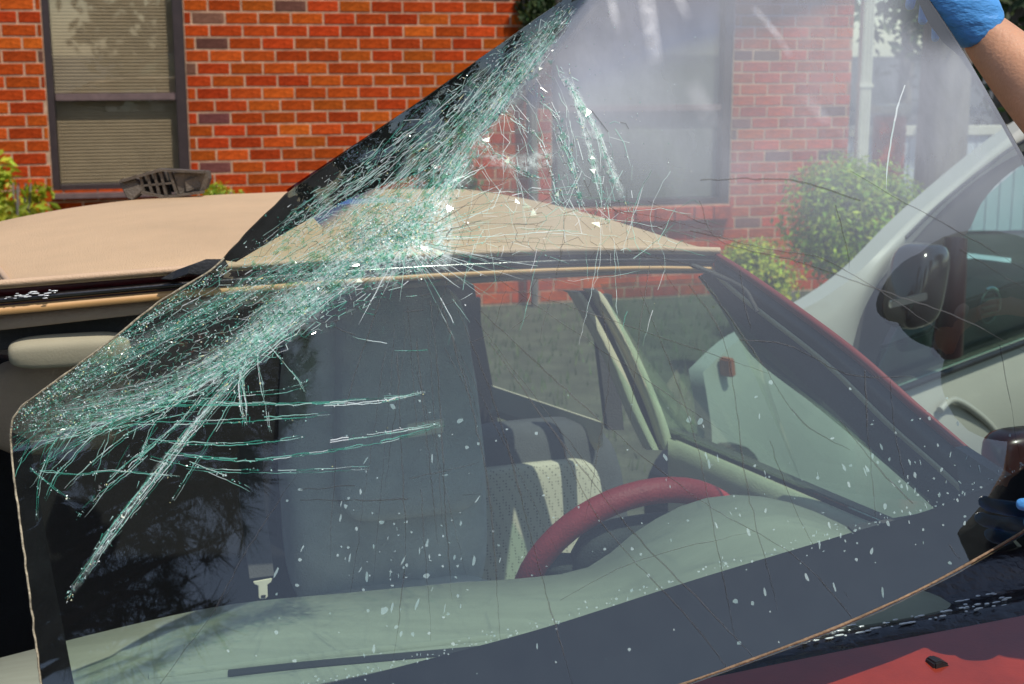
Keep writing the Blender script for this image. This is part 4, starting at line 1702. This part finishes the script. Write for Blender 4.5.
ridge = [(430, 222), (340, 275), (250, 345), (160, 392), (60, 418), (16, 424)]
crushed(ridge, 22, .30)
crushed([(420, 226), (345, 262), (262, 330), (215, 366)], 20, .6)
crushed([(462, 232), (405, 235), (350, 254)], 42, .75)
crushed([(405, 240), (440, 190), (478, 132), (530, 62), (568, 10)], 18, .32)
crushed([(255, 285), (190, 318), (120, 358), (40, 402)], 12, .18)
crushed([(395, 215), (300, 262), (215, 310)], 16, .22)
crushed([(262, 345), (215, 400), (175, 450), (120, 520), (70, 596)], 5, .30)
crushed([(560, 70), (590, 118), (608, 160), (624, 200)], 5, .45)
crushed([(572, 82), (585, 130), (600, 190)], 5, .40)
crushed([(480, 150), (520, 165), (560, 150)], 12, .3)
dr = lambda x, y: max(.25, math.exp(-min(math.hypot(x - a, y - b) for a, b in catmull(ridge, 3)) / 30), math.exp(-math.hypot(x - 405, y - 235) / 60))
network([(20, 414), (150, 312), (225, 264), (300, 200), (400, 190), (455, 200), (450, 260), (345, 322), (250, 372), (150, 424), (40, 446)], 1500, 1.5, -.8, ('crack_white', 'crack_teal', 'crack_teal', 'crack_dark'), .85, .85, .20, dr)
network([(250, 262), (300, 196), (400, 122), (480, 62), (565, 2), (575, 20), (505, 120), (455, 215), (400, 215), (330, 240)], 560, 1.2, -.95, ('crack_white', 'crack_white', 'crack_teal'), .7, .55, .10)
network([(430, 175), (560, 180), (690, 225), (724, 258), (600, 262), (440, 264)], 150, 1, 0, ('crack_dark', 'crack_teal', 'crack_white', 'crack_dark'), .8, .6, .03)
network([(470, 110), (560, 60), (630, 120), (640, 215), (560, 225), (470, 200)], 170, .5, 1.2, ('crack_white', 'crack_white', 'crack_teal', 'crack_dark'), .7, .5, .06)

# the shattered ridge from the impact towards the left corner, and along the folded top edge
strand([(430, 222), (340, 275), (250, 345), (160, 392), (60, 418), (16, 424)], 44, 9, 1.1, 900, 1.7)
strand([(420, 228), (345, 262), (262, 320), (215, 360)], 34, 13, 1.1, 700, 1.7, ('crack_white', 'crack_teal', 'crack_white'))
strand([(395, 215), (300, 265), (215, 310), (130, 360), (30, 408)], 26, 9, .9, 600, 1.5, ('crack_teal',))
strand([(255, 285), (190, 318), (120, 358), (40, 402)], 14, 5, .8, 350, 1.5, ('crack_teal',))
strand([(226, 268), (190, 292), (150, 318), (98, 356), (50, 392), (20, 416)], 6, 4, .9, 420, 1.7, ('crack_white', 'crack_teal'))
strand([(405, 240), (440, 190), (478, 132), (530, 62), (570, 8)], 26, 6, 1.0, 500, 1.4, ('crack_white', 'crack_white', 'crack_teal'))
strand([(330, 250), (390, 195), (440, 150), (490, 95), (540, 30)], 40, 11, 1.0, 800, 1.5, ('crack_white', 'crack_teal', 'crack_white'), .35)
strand([(250, 262), (310, 215), (380, 165), (440, 120), (500, 70)], 26, 11, .9, 450, 1.3, ('crack_white', 'crack_white', 'crack_teal'), .45)
strand([(405, 235), (430, 200), (450, 170), (475, 140)], 24, 12, 1.1, 260, 1.7)
for _ in range(1100):                        # powdered glass at the impact
    a, r = rnd.uniform(0, 6.28), abs(rnd.gauss(0, 34))
    chip(IMPACT[0] + math.cos(a) * r * 1.5, IMPACT[1] + math.sin(a) * r * .8, rnd.uniform(.8, 2.8))
def burst(cx, cy, n, r0, r1, a0, a1, kinds, w0, w1, sq=.85):
    for _ in range(n):
        a = R(rnd.uniform(a0, a1))
        s0, s1 = r0 * rnd.uniform(.3, 1.2), r1 * rnd.uniform(.45, 1.1)
        b = a + rnd.gauss(0, .05)
        crack(catmull([(cx + math.cos(a) * s0, cy + math.sin(a) * s0 * sq), (cx + math.cos((a + b) / 2) * (s0 + s1) / 2, cy + math.sin((a + b) / 2) * (s0 + s1) / 2 * sq), (cx + math.cos(b) * s1, cy + math.sin(b) * s1 * sq)], 4),
              rnd.uniform(w0, w1), rnd.choice(kinds), .5, 7, 4, .12)


burst(405, 240, 26, 18, 120, -20, 120, ('crack_white', 'crack_white', 'crack_teal'), .5, 1.3)
burst(405, 240, 20, 20, 170, -65, 30, ('crack_white', 'crack_teal', 'crack_dark'), .5, 1.2)
burst(400, 235, 26, 5, 60, 0, 360, ('crack_white',), .8, 2.0)
for pl, w_ in (([(252, 346), (212, 392), (172, 428), (128, 470), (92, 500)], 1.5), ([(240, 352), (188, 388), (130, 418), (70, 446), (32, 470)], 1.5),
               ([(258, 350), (226, 410), (196, 460), (172, 500)], 1.2), ([(246, 352), (240, 384), (243, 420)], 1.8), ([(256, 350), (262, 392), (270, 432)], 1.1),
               ([(220, 362), (168, 410), (118, 440), (64, 488)], 1.2), ([(160, 394), (118, 420), (66, 436), (28, 452)], 1.4), ([(130, 404), (96, 432), (60, 470), (44, 500)], 1.3),
               ([(100, 410), (66, 430), (34, 440)], 1.3), ([(300, 330), (258, 362), (205, 420), (150, 490), (98, 556)], 1.1), ([(180, 390), (150, 430), (140, 462)], 1.1),
               ([(80, 414), (56, 440), (40, 476), (36, 520)], 1.0), ([(215, 372), (160, 404), (110, 412), (50, 424)], 1.5), ([(268, 345), (290, 370), (306, 392)], 1.1)):
    pl = catmull(pl, 6)
    pl = [(x + 2.2 * noise.noise((x * .06, y * .06, 3)), y + 2.2 * noise.noise((x * .06, y * .06, 8))) for x, y in pl]
    crack(pl, w_, rnd.choice(('crack_teal', 'crack_white')), .6, 5, 3, .03)
    crack([(x + 2, y + 1.5) for x, y in pl], w_ * .6, 'crack_teal', .8, 5, 3, .2)
    for _ in range(24):
        x, y = lerp_poly(pl, rnd.random())
        chip(x + rnd.gauss(0, 1.3), y + rnd.gauss(0, 1.3), rnd.uniform(.6, 2.2))
for r, n_ in ((62, 9), (92, 9), (128, 9)):     # arcs joining the rays below the impact
    for k in range(n_):
        a0 = R(5 + 115 * k / n_ + rnd.uniform(-4, 4))
        a1 = a0 + R(rnd.uniform(7, 15))
        rr_ = r * rnd.uniform(.9, 1.1)
        crack([(405 + math.cos(a) * rr_ * 1.15, 240 + math.sin(a) * rr_ * .85) for a in (a0, (a0 + a1) / 2, a1)], rnd.uniform(.6, 1.3), rnd.choice(('crack_white', 'crack_teal', 'crack_dark')), .5, 6, 3, .15)
# long strands across the dark lower left
strand([(262, 345), (215, 400), (175, 450), (120, 520), (62, 606)], 9, 3, 1.1, 160, 1.6, ('crack_teal', 'crack_white'), .1)
strand([(235, 360), (180, 420), (120, 470), (75, 520)], 5, 2.5, .9, 60, 1.3)
strand([(238, 350), (244, 390), (246, 425)], 4, 2, 1.1, 40, 1.5)
for pl, w_, k in (
        ([(60, 415), (150, 408), (230, 406), (320, 404), (420, 395)], 2.2, 'crack_teal'), ([(90, 405), (180, 402), (300, 405)], 1.4, 'crack_teal'),
        ([(120, 425), (200, 424), (300, 418), (330, 415)], 1.6, 'crack_teal'), ([(150, 440), (230, 444), (305, 436)], 1.8, 'crack_teal'),
        ([(165, 453), (240, 460), (300, 455), (390, 440), (445, 424)], 2.0, 'crack_teal'), ([(190, 462), (225, 475), (250, 488)], 1.8, 'crack_white'),
        ([(150, 456), (200, 468), (290, 470), (370, 466)], 1.1, 'crack_teal'), ([(40, 470), (80, 474), (110, 470), (180, 476)], 1.5, 'crack_teal'),
        ([(60, 440), (110, 430), (200, 412)], 1.1, 'crack_teal'), ([(30, 468), (55, 488), (70, 500)], 1.2, 'crack_teal'),
        ([(200, 395), (280, 390), (310, 380)], 1.3, 'crack_teal'),
        ([(330, 440), (400, 430), (440, 422)], 1.8, 'crack_white'), ([(325, 405), (380, 402), (425, 392)], 2.0, 'crack_white')):
    for _ in range(2):
        o = rnd.gauss(0, 1.6)
        crack([(x, y + o) for x, y in catmull(pl, 4)], w_ * rnd.uniform(.6, 1), k, .8, 6, 3, .05)
    for _ in range(26):
        x, y = lerp_poly(pl, rnd.random())
        chip(x + rnd.gauss(0, 1), y + rnd.gauss(0, 1.4), rnd.uniform(.8, 2.4))
for _ in range(40):                           # fans of fine teal cracks at the left corner
    x0, y0 = rnd.uniform(30, 160), rnd.uniform(408, 430)
    a = R(rnd.uniform(105, 165))
    l = rnd.uniform(20, 80)
    crack([(x0, y0), (x0 + math.cos(a) * l, y0 + math.sin(a) * l)], rnd.uniform(.5, 1.1), 'crack_teal', .8, 6, 3, .15)
# bright strands to the right of the fold
for pl, f_ in (([(560, 70), (590, 118), (608, 160), (624, 200), (632, 215)], 6), ([(572, 82), (585, 130), (600, 190), (606, 225)], 5),
               ([(530, 85), (560, 120), (575, 170), (580, 210)], 4), ([(500, 110), (540, 140), (560, 200)], 4),
               ([(560, 130), (572, 165), (580, 200)], 2), ([(480, 140), (520, 170), (545, 180)], 4)):
    strand(pl, f_, 2.4, 1.1, 60, 1.6, ('crack_white', 'crack_white', 'crack_teal'), .35)
for _ in range(30):
    x0, y0 = rnd.uniform(470, 620), rnd.uniform(75, 200)
    a = R(rnd.uniform(50, 95))
    l = rnd.uniform(30, 110)
    crack([(x0, y0), (x0 + math.cos(a) * l * .6, y0 + math.sin(a) * l * .5), (x0 + math.cos(a) * l * .8, y0 + math.sin(a) * l)], rnd.uniform(.4, .9), 'crack_white', 1.2, 7, 3, .35)
for _ in range(420):
    chip(rnd.gauss(560, 60), rnd.gauss(130, 60), rnd.uniform(.5, 1.5))
# tangle of cracks over the roof
for _ in range(26):
    x0, y0 = rnd.uniform(430, 690), rnd.gauss(228, 22)
    a = R(rnd.choice((rnd.gauss(4, 10), rnd.gauss(78, 14), rnd.gauss(-40, 12))))
    l = rnd.uniform(25, 95)
    crack([(x0, y0), (x0 + math.cos(a) * l * .5, y0 + math.sin(a) * l * .5 + rnd.gauss(0, 4)), (x0 + math.cos(a) * l, y0 + math.sin(a) * l)], rnd.uniform(.5, 1.1), rnd.choice(('crack_teal', 'crack_dark', 'crack_white')), 1.1, 7, 3, .12)
for y0 in (196, 206, 216, 232, 246):
    crack(catmull([(430, y0 + 6), (500, y0 - 4), (580, y0), (660, y0 + 12), (725, y0 + 30)], 5), .8, 'crack_dark' if y0 % 4 else 'crack_teal', 1.0, 7, 3, .1)
for x0, x1 in ((460, 452), (480, 470), (520, 512), (552, 538), (566, 560), (592, 600), (622, 640), (640, 665)):
    crack(catmull([(x0 + 30, 170), (x0 + 10, 215), (x1, 260), (x1 - 10, 300), (x1 - 22, 345)], 4), .8, rnd.choice(('crack_teal', 'crack_white', 'crack_dark')), 1.2, 7, 3, .25)
# long dark hairlines over the lower right
dark = [
    ([(455, 300), (482, 332), (560, 440), (640, 540), (700, 600), (760, 664)], 1.5),
    ([(450, 290), (500, 420), (545, 590), (575, 690)], 1.5), ([(440, 300), (470, 400), (490, 500), (500, 640)], 1.3),
    ([(480, 310), (600, 420), (700, 500), (800, 560), (870, 640)], 1.3), ([(430, 300), (440, 400), (446, 520), (452, 600)], 1.1),
    ([(690, 285), (722, 335), (736, 400), (746, 480), (778, 610)], 1.3), ([(700, 275), (760, 360), (800, 420), (850, 450)], 1.2),
    ([(740, 340), (790, 345), (850, 375), (920, 376)], 1.2), ([(700, 180), (790, 180), (870, 205), (960, 250), (1030, 292)], 1.4),
    ([(700, 200), (720, 240), (800, 262), (880, 290), (960, 318), (1040, 360)], 1.3), ([(690, 230), (770, 250), (830, 262), (940, 330)], 1.1),
    ([(850, 170), (900, 200), (960, 232), (1060, 290)], 1.1), ([(835, 205), (845, 240), (850, 270)], 1.0), ([(560, 440), (600, 520), (690, 620), (740, 684)], 1.2),
    ([(600, 300), (610, 360), (600, 440), (585, 520)], 1.0), ([(650, 265), (640, 330), (630, 420)], 1.1), ([(865, 370), (868, 430), (876, 520)], 1.1),
    ([(890, 380), (895, 430), (905, 480)], .9), ([(300, 500), (380, 500), (480, 494)], 1.3), ([(300, 490), (400, 480), (480, 462)], .9),
    ([(560, 600), (640, 560), (760, 530)], .8), ([(640, 290), (690, 420), (720, 560), (735, 640)], 1.0), ([(740, 270), (744, 300), (752, 330)], 1.0),
    ([(840, 420), (880, 470), (930, 520), (960, 560)], 1.2), ([(770, 440), (800, 520), (850, 600)], 1.0), ([(1000, 345), (1010, 400), (1020, 460)], .9),
    ([(395, 300), (400, 420), (405, 560), (390, 680)], .9), ([(380, 300), (340, 430), (330, 560)], .9), ([(215, 610), (250, 545), (300, 470)], .9), ([(160, 684), (215, 610), (235, 580)], 1.0)]
for pl, w_ in dark:
    crack(catmull(pl, 5), w_ * 1.15, 'crack_dark', 1.0, 9, 6, 0.04)
for _ in range(14):
    a = R(rnd.uniform(25, 105))
    r0, r1 = rnd.uniform(60, 120), rnd.uniform(180, 420)
    b = a + rnd.gauss(0, .08)
    crack([(IMPACT[0] + math.cos(a) * r0, IMPACT[1] + math.sin(a) * r0), (IMPACT[0] + math.cos(b) * r1, IMPACT[1] + math.sin(b) * r1)], rnd.uniform(.5, 1.1), 'crack_dark', 1.0, 10, 6, .1)
for pl in ([(905, 85), (897, 110), (888, 160), (886, 190)],):
    crack(catmull(pl, 5), 2.2, 'crack_white', .4, 6, 3, .1)
sm_ = MB()  # sun glare streaks on scuffed glass, painted as pale translucent strips
sm_a = []
for pl, wv, al in (([(600, -40), (612, 2), (620, 40)], 6, .12), ([(640, -50), (648, 10), (656, 66)], 10, .22), ([(662, -50), (680, 0), (690, 22)], 7, .16), ([(752, 6), (775, 32), (792, 58)], 4.5, .2), ([(800, 90), (850, 150)], 8, .1), ([(690, 80), (720, 140)], 12, .1)):
    rows = []
    for i in range(25):
        t = i / 24
        (x, y), (x2, y2) = lerp_poly(pl, t), lerp_poly(pl, min(1, t + .03))
        l = math.hypot(x2 - x, y2 - y) or 1
        if i < 24: dx_, dy_ = (x2 - x) / l, (y2 - y) / l
        row = []
        for j in range(7):
            k = (j / 6 - .5) * 2
            row.append(S(x - dy_ * k * wv, y + dx_ * k * wv, .0004))
            sm_a.append(al * (1 - k * k) * math.sin(math.pi * t) ** .7 if t < 1 else 0)
        rows.append(row)
    sm_.grid(rows)
so = tag(sm_.build('scuff_glare', M['glare_streak'], wroot, smooth=True, fix=False), kind='stuff')
at = so.data.attributes.new('fade', 'FLOAT', 'POINT')
at.data.foreach_set('value', sm_a)
for k, mb in ribbon.items():
    nm = {'crack_teal': 'green_cracks', 'crack_white': 'white_cracks', 'crack_dark': 'hairline_cracks'}[k]
    tag(mb.build(nm, M[k], wroot, fix=False), kind='stuff')
tag(chips.build('glass_chips', M['chip'], wroot, fix=False), kind='stuff')
co = tag(cloud.build('crushed_glass', M['crushed'], wroot, smooth=True, fix=False), kind='stuff')
at = co.data.attributes.new('fade', 'FLOAT', 'POINT')
at.data.foreach_set('value', cloud_a)
tag(streaks.build('glass_splinters', M['chip'], wroot, fix=False), kind='stuff')
tag(shards.build('glass_shards', M['shard'], wroot, fix=False), kind='stuff')
# splashes and specks dried on the glass
fk = MB()


def fleck(x, y, a, b, ang):
    if not inside(x, y): return
    n = 9
    ca, sa_ = math.cos(ang), math.sin(ang)
    pts = []
    for i in range(n):
        t = 2 * math.pi * i / n
        k = rnd.uniform(.7, 1.2)
        ex, ey = math.cos(t) * a * k, math.sin(t) * b * k
        pts.append(S(x + ex * ca - ey * sa_, y + ex * sa_ + ey * ca, .0006))
    fk.add(pts, [tuple(range(n))])


for _ in range(70):
    fleck(rnd.gauss(400, 55), rnd.gauss(560, 45), rnd.uniform(.4, 1.8), rnd.uniform(.6, 2.5) ** 2, rnd.gauss(.25, .25))
for _ in range(64):
    fleck(rnd.gauss(800, 90), rnd.gauss(500, 50), rnd.uniform(.4, 1.6), rnd.uniform(.6, 2.4) ** 2, rnd.gauss(-.25, .2))
for _ in range(150):
    r = abs(rnd.gauss(0, .9)) + .4
    fleck(rnd.uniform(220, 950), rnd.uniform(380, 690), r, r * rnd.uniform(.8, 1.6), rnd.uniform(0, 3))
for _ in range(40):
    fleck(rnd.gauss(930, 35), rnd.gauss(470, 30), rnd.uniform(.5, 1.6), rnd.uniform(1, 4), rnd.gauss(-.2, .3))
for _ in range(220):
    t = rnd.random()
    x, y = lerp_poly(fi, t)
    fleck(x + rnd.gauss(0, 3), y - abs(rnd.gauss(0, 6)), rnd.uniform(.4, 1.4), rnd.uniform(.4, 1.4), 0)
tag(fk.build('dried_specks', M['fleck'], wroot, fix=False), kind='stuff')
# dust along the lower black border
ds = MB()

# ------------------------------------------------------------------ the worker
def skin_obj(name, verts, edges, radii, m, parent=None, sub=2, root=0):
    me = bpy.data.meshes.new(name)
    me.from_pydata([tuple(v) for v in verts], edges, [])
    me.materials.append(m)
    o = bpy.data.objects.new(name, me)
    COL.objects.link(o)
    md = o.modifiers.new('skin', 'SKIN')
    md.use_smooth_shade = True
    for i, sv_ in enumerate(me.skin_vertices[0].data):
        r = radii[i]
        sv_.radius = r if isinstance(r, tuple) else (r, r)
        sv_.use_root = i == root
    sb_ = o.modifiers.new('sub', 'SUBSURF')
    sb_.levels = sb_.render_levels = sub
    if parent:
        o.parent = parent
        o.matrix_parent_inverse = parent_mat(parent).inverted()
    return o


w_up = P(990, 40, 1.865)          # upper wrist
e_up = P(1150, 205, 1.74)
w_lo = P(1125, 520, 1.62)
sh1, sh2 = Vector((.93, 1.60, 1.46)), Vector((.90, 1.24, 1.44))
e_lo = Vector((.84, 1.36, 1.15))
pel = Vector((1.10, 1.36, .95))
vs = [pel, Vector((1.06, 1.38, 1.14)), Vector((.99, 1.41, 1.32)), Vector((.93, 1.43, 1.44)), Vector((.885, 1.435, 1.53)), Vector((.87, 1.44, 1.59)), Vector((.855, 1.44, 1.665)), Vector((.86, 1.44, 1.75)),
      sh1, e_up, e_up.lerp(w_up, .35), e_up.lerp(w_up, .7), w_up, w_up + (w_up - e_up).normalized() * .03,
      sh2, e_lo, e_lo.lerp(w_lo, .35), w_lo,
      Vector((1.10, 1.46, .90)), Vector((1.08, 1.47, .50)), Vector((1.13, 1.47, .09)), Vector((1.00, 1.49, .05)),
      Vector((1.10, 1.25, .90)), Vector((1.08, 1.24, .50)), Vector((1.13, 1.24, .09)), Vector((1.00, 1.23, .05))]
es = [(0, 1), (1, 2), (2, 3), (3, 4), (4, 5), (5, 6), (6, 7), (3, 8), (8, 9), (9, 10), (10, 11), (11, 12), (12, 13), (3, 14), (14, 15), (15, 16), (16, 17),
      (0, 18), (18, 19), (19, 20), (20, 21), (0, 22), (22, 23), (23, 24), (24, 25)]
rr = [.13, .125, .14, .12, .06, .075, .095, .07, .065, .050, .060, .050, .036, .030, .065, .045, .046, .032, .085, .06, .045, .035, .085, .06, .045, .035]
person = skin_obj('person', vs, es, rr, M['skin'])
tag(person, 'worker in dark shirt and blue gloves holding up the windscreen', 'person')
# shirt with short sleeves, trousers
vs2 = [Vector((1.09, 1.36, .98)), vs[1], vs[2], vs[3] - Z * .01, sh1, sh1.lerp(e_up, .5), sh2, sh2.lerp(e_lo, .55)]
skin_obj('shirt', vs2, [(0, 1), (1, 2), (2, 3), (3, 4), (4, 5), (3, 6), (6, 7)], [.15, .15, .165, .135, .085, .075, .085, .072], M['shirt'], person)
vs3 = [pel] + vs[18:21] + vs[22:25]
skin_obj('trousers', vs3, [(0, 1), (1, 2), (2, 3), (0, 4), (4, 5), (5, 6)], [.145, .105, .078, .066, .105, .078, .066], M['jeans'], person)
q = MB()
q.rbox(Vector((0.880, 1.440, 1.725)), (.112, .10, .085), None, .9)
q.build('hair', M['hair'], person, smooth=True)
q = MB()
q.rbox(Vector((0.855, 1.440, 1.765)), (.125, .108, .06), None, .8)
q.rbox(Vector((0.745, 1.453, 1.745)), (.07, .075, .008), None, .8)
q.build('cap', M['shirt'], person, smooth=True)
q = MB()
for k in (-1, 1):
    q.rbox(Vector((0.771, 1.445 + .033 * k, 1.675)), (.010, .014, .009), None, 1)
q.build('eye', M['eye'], person, smooth=True)
q = MB()
q.rbox(Vector((0.755, 1.445, 1.645)), (.022, .014, .024), None, .9)
q.build('nose', M['skin'], person, smooth=True)
q = MB()
q.rbox(Vector((0.773, 1.445, 1.598)), (.008, .026, .006), None, .9)
q.build('mouth', M['red_leather'], person, smooth=True)
q = MB()
for k in (-1, 1):
    q.rbox(Vector((0.870, 1.440 + .098 * k, 1.650)), (.018, .010, .030), None, .9)
q.build('ear', M['skin'], person, smooth=True)

q = MB()
q.rbox(Vector((.845, 1.44, 1.585)), (.098, .088, .085), None, .8)
q.build('face_mask', M['shirt'], person, smooth=True)

# upper glove: palm over the outer side of the edge, fingers curled behind the glass
def glove(name, wrist, palm, fingers, thumb, m, parent, cuff):
    vs = [palm[0], wrist] + palm[1:]
    # palm chain
    v = [cuff, wrist] + palm
    e = [(i, i + 1) for i in range(len(v) - 1)]
    r = [(.037, .039), (.034, .038)] + [(.030, .044)] * (len(palm) - 1) + [(.022, .042)]
    o = skin_obj(name, v, e, r, m, parent, 2)
    for fg, rad in fingers:
        n = len(fg)
        skin_obj('finger', fg, [(i, i + 1) for i in range(n - 1)], [rad * (1 - .12 * i) for i in range(n)], m, o, 2)
    skin_obj('thumb', thumb, [(i, i + 1) for i in range(len(thumb) - 1)], [.014, .012, .011, .009][:len(thumb)], m, o, 2)
    return o


pk = [P(974, 18, 1.855), P(955, -6, 1.845), P(938, -28, 1.845)]
fingers = []
for k, (kx, ky, tx, ty) in enumerate([(948, -18, 935, 42), (940, -28, 922, 25), (930, -38, 909, 10), (920, -46, 896, -6)]):
    fingers.append(([P(kx, ky, 1.85), P(kx - 8, ky - 8, 1.885), P((kx + tx) / 2 - 4, (ky + ty) / 2 - 8, 1.915), P(tx, ty, 1.905)], .0105 if k else .009))
gl = glove('glove', P(978, 26, 1.862), pk, fingers, [P(968, -6, 1.84), P(958, -32, 1.825), P(942, -54, 1.825), P(925, -68, 1.835)], M['glove'], person, P(985, 35, 1.866))
# lower glove: fingers over the front of the border, palm under the edge
pk = [P(1105, 520, 1.63), P(1092, 515, 1.64)]
fingers = []
for k, (ty, tx) in enumerate([(484, 1022), (504, 1009), (522, 1017), (540, 1036)]):
    fingers.append(([P(1086, 500 + 12 * k, 1.63), P(1070, ty + 6, 1.60), P((1070 + tx) / 2, ty + 1, 1.595), P(tx + 6, ty, 1.607)], .0115))
glove('glove', P(1120, 520, 1.62), pk, fingers, [P(1100, 530, 1.65), P(1085, 545, 1.67), P(1070, 540, 1.69)], M['glove'], person, P(1130, 522, 1.62))

# ------------------------------------------------------------------ pine standing behind the photographer (seen mirrored in the glass)
def glass_normal(x, y):
    a, b, c = S(x - 14, y), S(x + 14, y), S(x, y - 14)
    n = (b - a).cross(c - S(x, y + 14)).normalized()
    return -n if n.y > 0 else n


def plain_reflect(x, y):
    d = 1 / (KP[0] + KP[1] * x + KP[2] * y) - .018 * (1 - ((x - 560) / 540) ** 2)
    def Q(x, y):
        return P(x, y, 1 / (KP[0] + KP[1] * x + KP[2] * y) - .018 * (1 - ((x - 560) / 540) ** 2))
    n = (Q(x + 5, y) - Q(x - 5, y)).cross(Q(x, y - 5) - Q(x, y + 5)).normalized()
    if n.y > 0: n = -n
    r = (Q(x, y) - CAM).normalized()
    return Q(x, y), (r - n * 2 * r.dot(n)).normalized()


nd = MB()
br_ = MB()
rnd = random.Random(77)


def tuft(c, L, n, spread=1.0, ax=None):
    ax = ax or Vector((rnd.gauss(0, 1), rnd.gauss(0, 1), rnd.gauss(0, .6))).normalized()
    for _ in range(n):
        dv = (ax * .5 + Vector((rnd.gauss(0, 1), rnd.gauss(0, 1), rnd.gauss(0, 1))) * .6 * spread).normalized()
        e = c + dv * L * rnd.uniform(.7, 1.1)
        sd_ = dv.cross(Vector((rnd.gauss(0, 1), rnd.gauss(0, 1), rnd.gauss(0, 1)))).normalized() * .0035
        nd.add([c - sd_, c + sd_, e], [(0, 1, 2)])


cents = []
DIST = 5.2
poly = [(15, 430), (60, 405), (150, 385), (250, 330), (312, 325), (300, 400), (270, 470), (200, 520), (150, 640), (60, 690)]


def inpoly(x, y):
    c = False
    n = len(poly)
    for i in range(n):
        (x1, y1), (x2, y2) = poly[i], poly[(i + 1) % n]
        if (y1 > y) != (y2 > y) and x < (x2 - x1) * (y - y1) / (y2 - y1) + x1: c = not c
    return c


while len(cents) < 330:
    x, y = rnd.uniform(-120, 315), rnd.uniform(300, 720)
    if x > 10 and not inpoly(x, y): continue
    p, r = plain_reflect(x, y)
    cents.append(p + r * (DIST + rnd.gauss(0, .35)))
for x, y in ((238, 520), (222, 500), (205, 540), (195, 575), (210, 600), (230, 480), (250, 470), (180, 600), (185, 625), (205, 630), (225, 540), (262, 440), (285, 420), (160, 660)):
    p, r = plain_reflect(x, y)
    cents.append(p + r * DIST)
cen = sum(cents, Vector()) / len(cents)
tx = cen + Vector((-.6, -.3, 0))
pine = empty('pine_tree', (tx.x, tx.y, 0), 'dark long-needled pine mirrored in the lower left of the glass', 'tree')
for c in cents:
    for _ in range(2):
        tuft(c + Vector((rnd.gauss(0, .05), rnd.gauss(0, .05), rnd.gauss(0, .05))), rnd.uniform(.16, .26), 34)
    h = c.z - rnd.uniform(.1, .8)
    s0 = Vector((tx.x, tx.y, h))
    if rnd.random() < .45:
        br_.tube([s0, s0.lerp(c, .5) + Z * .08, c], [.03, .02, .006], 5)
nd.build('needles', M['needle'], pine, fix=False)
br_.build('branches', M['pine_bark'], pine)
t = MB()
t.tube([(tx.x, tx.y, 0), (tx.x + .03, tx.y, 2), (tx.x, tx.y + .05, 4), (tx.x, tx.y, cen.z + 2.2)], [.22, .18, .15, .04], 14)
t.build('trunk', M['pine_bark'], pine, smooth=True)
